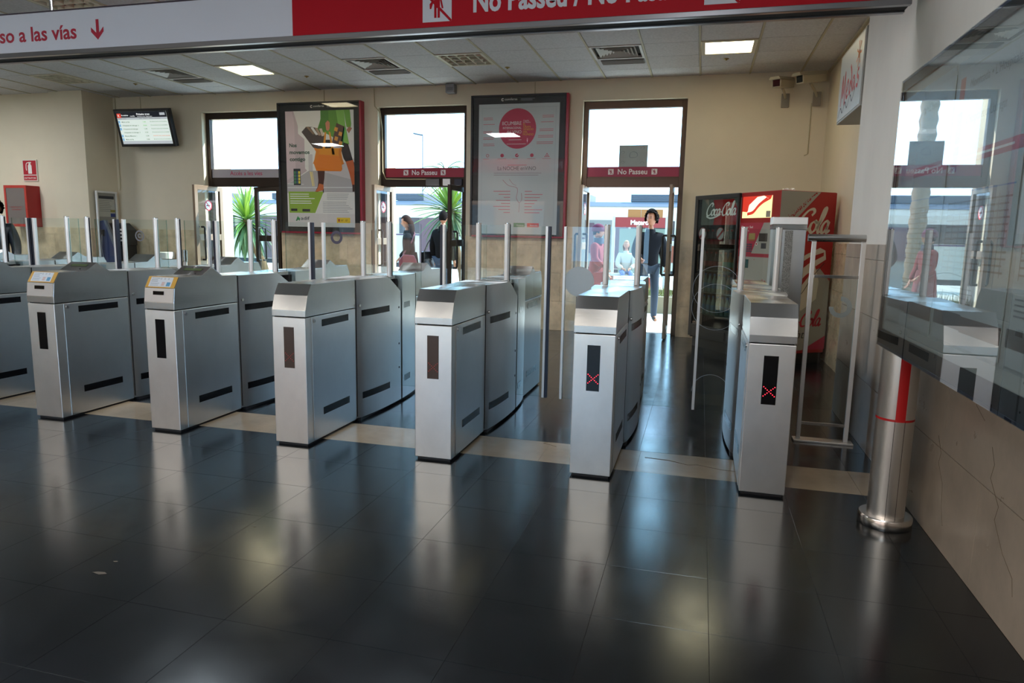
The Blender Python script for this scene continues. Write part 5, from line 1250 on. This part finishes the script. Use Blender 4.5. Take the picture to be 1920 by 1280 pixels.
def person(label, loc, rz, H, top, trouser, shoe, arms, legs, hair, hrz=0, hrx=0, coat=0, coatm=None, lean=0, group=None, **hk):
    """facing -y in local space; arms/legs: lists of joint offsets for left(-x) and right(+x)"""
    t = thing('person', label, 'person', loc, rz); k = H / 1.75; S_ = lambda p: Vector(p) * k
    J = {'pel': S_((0, 0, .95)), 'wai': S_((0, -lean * .3, 1.10)), 'che': S_((0, -lean * .8, 1.30)), 'nek0': S_((0, -lean, 1.44)), 'nek': S_((0, -lean * 1.1, 1.52)), 'hed': S_((0, -lean * 1.2 - .01, 1.60))}
    for s, n_ in ((-1, 'L'), (1, 'R')):
        a = arms[0 if s < 0 else 1]; l = legs[0 if s < 0 else 1]
        J['sh' + n_] = S_((s * .175, -lean * .95, 1.40)); J['el' + n_] = S_(a[0]); J['wr' + n_] = S_(a[1])
        J['hi' + n_] = S_((s * .09, 0, .90)); J['kn' + n_] = S_(l[0]); J['an' + n_] = S_(l[1]); J['to' + n_] = S_(l[2])
    V = []; E_ = []
    q = chain(J, [('pel', (.125 * k, .09 * k)), ('wai', (.11 * k, .08 * k)), ('che', (.13 * k, .09 * k)), ('nek0', .06 * k), ('nek', .045 * k), ('hed', .045 * k)], V, E_)
    for n_ in 'LR':
        e = chain(J, [('sh' + n_, .05 * k), ('el' + n_, .036 * k), ('wr' + n_, .024 * k)], V, E_, 2); hand(V, E_, e, J['wr' + n_], J['el' + n_])
        chain(J, [('hi' + n_, .075 * k), ('kn' + n_, .052 * k), ('an' + n_, .034 * k), ('to' + n_, .03 * k)], V, E_, 0)
    skin('body', V, E_, SKIN, t, 1)
    V = []; E_ = []
    J['low'] = S_((0, 0, .82)); J['pe2'] = S_((0, 0, .93))
    chain(J, [('low', (.155 * k, .12 * k)), ('pe2', (.155 * k, .12 * k)), ('wai', (.165 * k, .135 * k)), ('che', (.195 * k, .15 * k)), ('nek0', .085 * k)], V, E_)
    for n_ in 'LR':
        w = J['wr' + n_].lerp(J['el' + n_], .06); J['cu' + n_] = w; chain(J, [('sh' + n_, .10 * k), ('el' + n_, .078 * k), ('cu' + n_, .058 * k)], V, E_, 3)
    jk = skin('jacket', V, E_, top, t, 2)
    MB().tube([J['nek0'] + Vector((0, 0, -.02)), J['nek'] + Vector((0, 0, -.005))], [.092 * k, .07 * k], 12).build('collar', top, t)
    if coat:
        MB().lathe([(.172 * k, 1.10 * k), (.20 * k, .97 * k), (.225 * k, (.95 + coat) / 2 * k), (.245 * k, coat * k)], (0, 0, 0), 20, sx=1.05, sy=.8).build('coat_skirt', top, t)
    V = []; E_ = []
    chain(J, [('pel', (.132 * k, .098 * k))], V, E_)
    for n_ in 'LR':
        J['hm' + n_] = J['an' + n_] + (J['kn' + n_] - J['an' + n_]) * -.12; chain(J, [('hi' + n_, .088 * k), ('kn' + n_, .065 * k), ('hm' + n_, .052 * k)], V, E_, 0)
    skin('trousers', V, E_, trouser, t, 2)
    for n_ in 'LR':
        a, o_ = J['an' + n_], J['to' + n_]; V = [(a + Vector((0, .03, -.02 * k)), .042 * k), (a.lerp(o_, .5) + Vector((0, 0, -.008)), .042 * k), (o_, .034 * k)]; skin('shoe', V, [(0, 1), (1, 2)], shoe, t, 1)
    head(t, J['hed'] + Vector((0, -.005, .075 * k)), hrz, hrx, hair, **hk)
    return t, J, k
ARM_D = lambda s: ((s * .23, .02, 1.13), (s * .24, -.05, .88))
NAVY = mat('navy_cloth', '0f1118', .95, spec=.1); BLK = mat('black_cloth', '0c0b0d', .95, spec=.1); JEAN = mat('blue_jeans', '1e2a3c', .9); SHOE = mat('shoe_dark', '1a1614', .6)
st = lambda s, f=0: ((s * .10, -.02 + f * .1, .50), (s * .11, .04 + f * .3, .09), (s * .12, -.10 + f * .3, .035))
# man at the right doorway, striding towards the hall
person('man with curly dark hair, navy jacket and jeans walking through the right doorway', (-.80, 11.6, -.012), .35, 1.80, NAVY, JEAN, SHOE,
       [((-.24, -.02, 1.14), (-.20, -.22, 1.05)), ((.24, .05, 1.14), (.26, -.06, .90))], [((-.10, -.16, .51), (-.14, -.08, .10), (-.15, -.22, .04)), ((.12, .02, .50), (.19, .26, .12), (.20, .15, .035))], HAIRD, hrz=-.75, curly=True)
# woman with the magenta bag
t, J, k = person('woman with long brown hair, black coat and magenta shoulder bag, middle doorway', (-5.28, 12.2, -.015), -1.25, 1.70, mat('black_coat', '0e1013', .95, spec=.1), BLK, SHOE,
       [ARM_D(-1), ((.22, -.02, 1.14), (.18, -.18, .98))], [st(-1, -.6), st(1, .6)], HAIRB, hrz=-.1, hrx=.25, coat=.62, long=.55, lean=.04)
MG = mat('magenta_leather', '50061e', .5)
bag = MB().prism([(-.17, .78), (.13, .76), (.16, .90), (.10, 1.02), (-.10, 1.03), (-.18, .92)], 'x', .245, .33).build('shoulder_bag', MG, bevel=.02); bag.location = t.location; bag.rotation_euler = t.rotation_euler; tag(bag, 'magenta shoulder bag hanging at the hip of the long-haired woman', 'bag')
MB().tube([(.28, -.10, 1.02), (.25, -.02, 1.15), (.20, .06, 1.28), (.10, .10, 1.42), (-.04, .05, 1.47), (-.14, -.04, 1.40)], .014, 8).build('strap', MG, bag)
# man with briefcase, back to us
t, J, k = person('man in a dark jacket and jeans seen from behind, briefcase on his left shoulder', (-4.66, 12.3, -.015), 2.75, 1.80, BLK, JEAN, SHOE,
       [ARM_D(-1), ((.24, .0, 1.13), (.25, -.06, .90))], [st(-1, .3), st(1, -.3)], HAIRD, hrz=.35)
LE = mat('black_leather', '17171a', .3, coat=.2)
bc = MB().box(.32, .41, -.19, .17, .76, 1.08).build('briefcase', LE, bevel=.02); bc.location = t.location; bc.rotation_euler = t.rotation_euler; tag(bc, 'black leather briefcase hanging at the side of the man in the dark jacket', 'briefcase')
MB().box(.312, .35, -.192, .172, .92, 1.085).build('flap', LE, bc, bevel=.01); MB().tube([(.36, -.14, 1.07), (.31, -.09, 1.25), (.19, -.02, 1.47), (.31, .07, 1.25), (.36, .13, 1.07)], .011, 6).build('strap', LE, bc)
# woman in red
REDC = mat('red_wool', '5c0610', .9); PUR = mat('purple_knit', '420828', .95, bump=((60, 60, 60), .8))
t, J, k = person('woman in a long red coat and purple knitted hat outside the right doorway', (-1.80, 12.6, -.015), 1.35, 1.58, REDC, mat('grey_tights', '3c3842', .9), SHOE,
       [((-.24, -.04, 1.13), (-.22, -.24, .98)), ((.24, -.02, 1.13), (.24, -.14, .88))], [st(-1, .4), st(1, -.4)], HAIRD, hrz=.1, coat=.56, hat=PUR)
MB().tube([J['nek0'] + Vector((0, -.02, .0)), J['nek'] + Vector((0, -.02, .03))], [.095, .088], 14).build('scarf', mat('scarf_dark', '2a3040', .95), t)
hb = MB().prism([(-.30, .62), (-.05, .60), (-.06, .80), (-.28, .82)], 'x', -.32, -.24).build('handbag', REDC, bevel=.02); hb.location = t.location; hb.rotation_euler = t.rotation_euler; tag(hb, 'red bag carried low by the woman in the red coat', 'bag')
MB().tube([(-.28, -.25, .81), (-.25, -.22, .93), (-.28, -.1, .80)], .01, 6).build('handle', REDC, hb)
# person at the far left edge
person('person in a dark leather jacket cut off by the left picture edge', (-10.26, 8.2, 0), .6, 1.72, mat('leather_jacket', '20262e', .35, bump=((30, 30, 30), .8)), BLK, SHOE, [ARM_D(-1), ARM_D(1)], [st(-1), st(1)], HAIRD, hrz=.3, curly=True)
# seated traveller
sl = lambda s: ((s * .11, -.42, .50), (s * .12, -.46, .09), (s * .12, -.60, .04))
t, J, k = person('far seated person in a pale hooded top and blue jeans on the platform bench', (-1.95, 19.15, -.42), .2, 1.7, mat('pale_hoodie', '8a8278', .9), mat('light_jeans', '3c527c', .9), SHOE,
       [((-.24, -.08, 1.12), (-.10, -.28, 1.03)), ((.24, -.08, 1.12), (.10, -.28, 1.03))], [((-.11, -.42, .93), (-.12, -.46, .50), (-.12, -.60, .445)), ((.11, -.42, .93), (.12, -.46, .50), (.12, -.60, .445))], mat('fair_hair', '8a6c48', .7), long=.4)
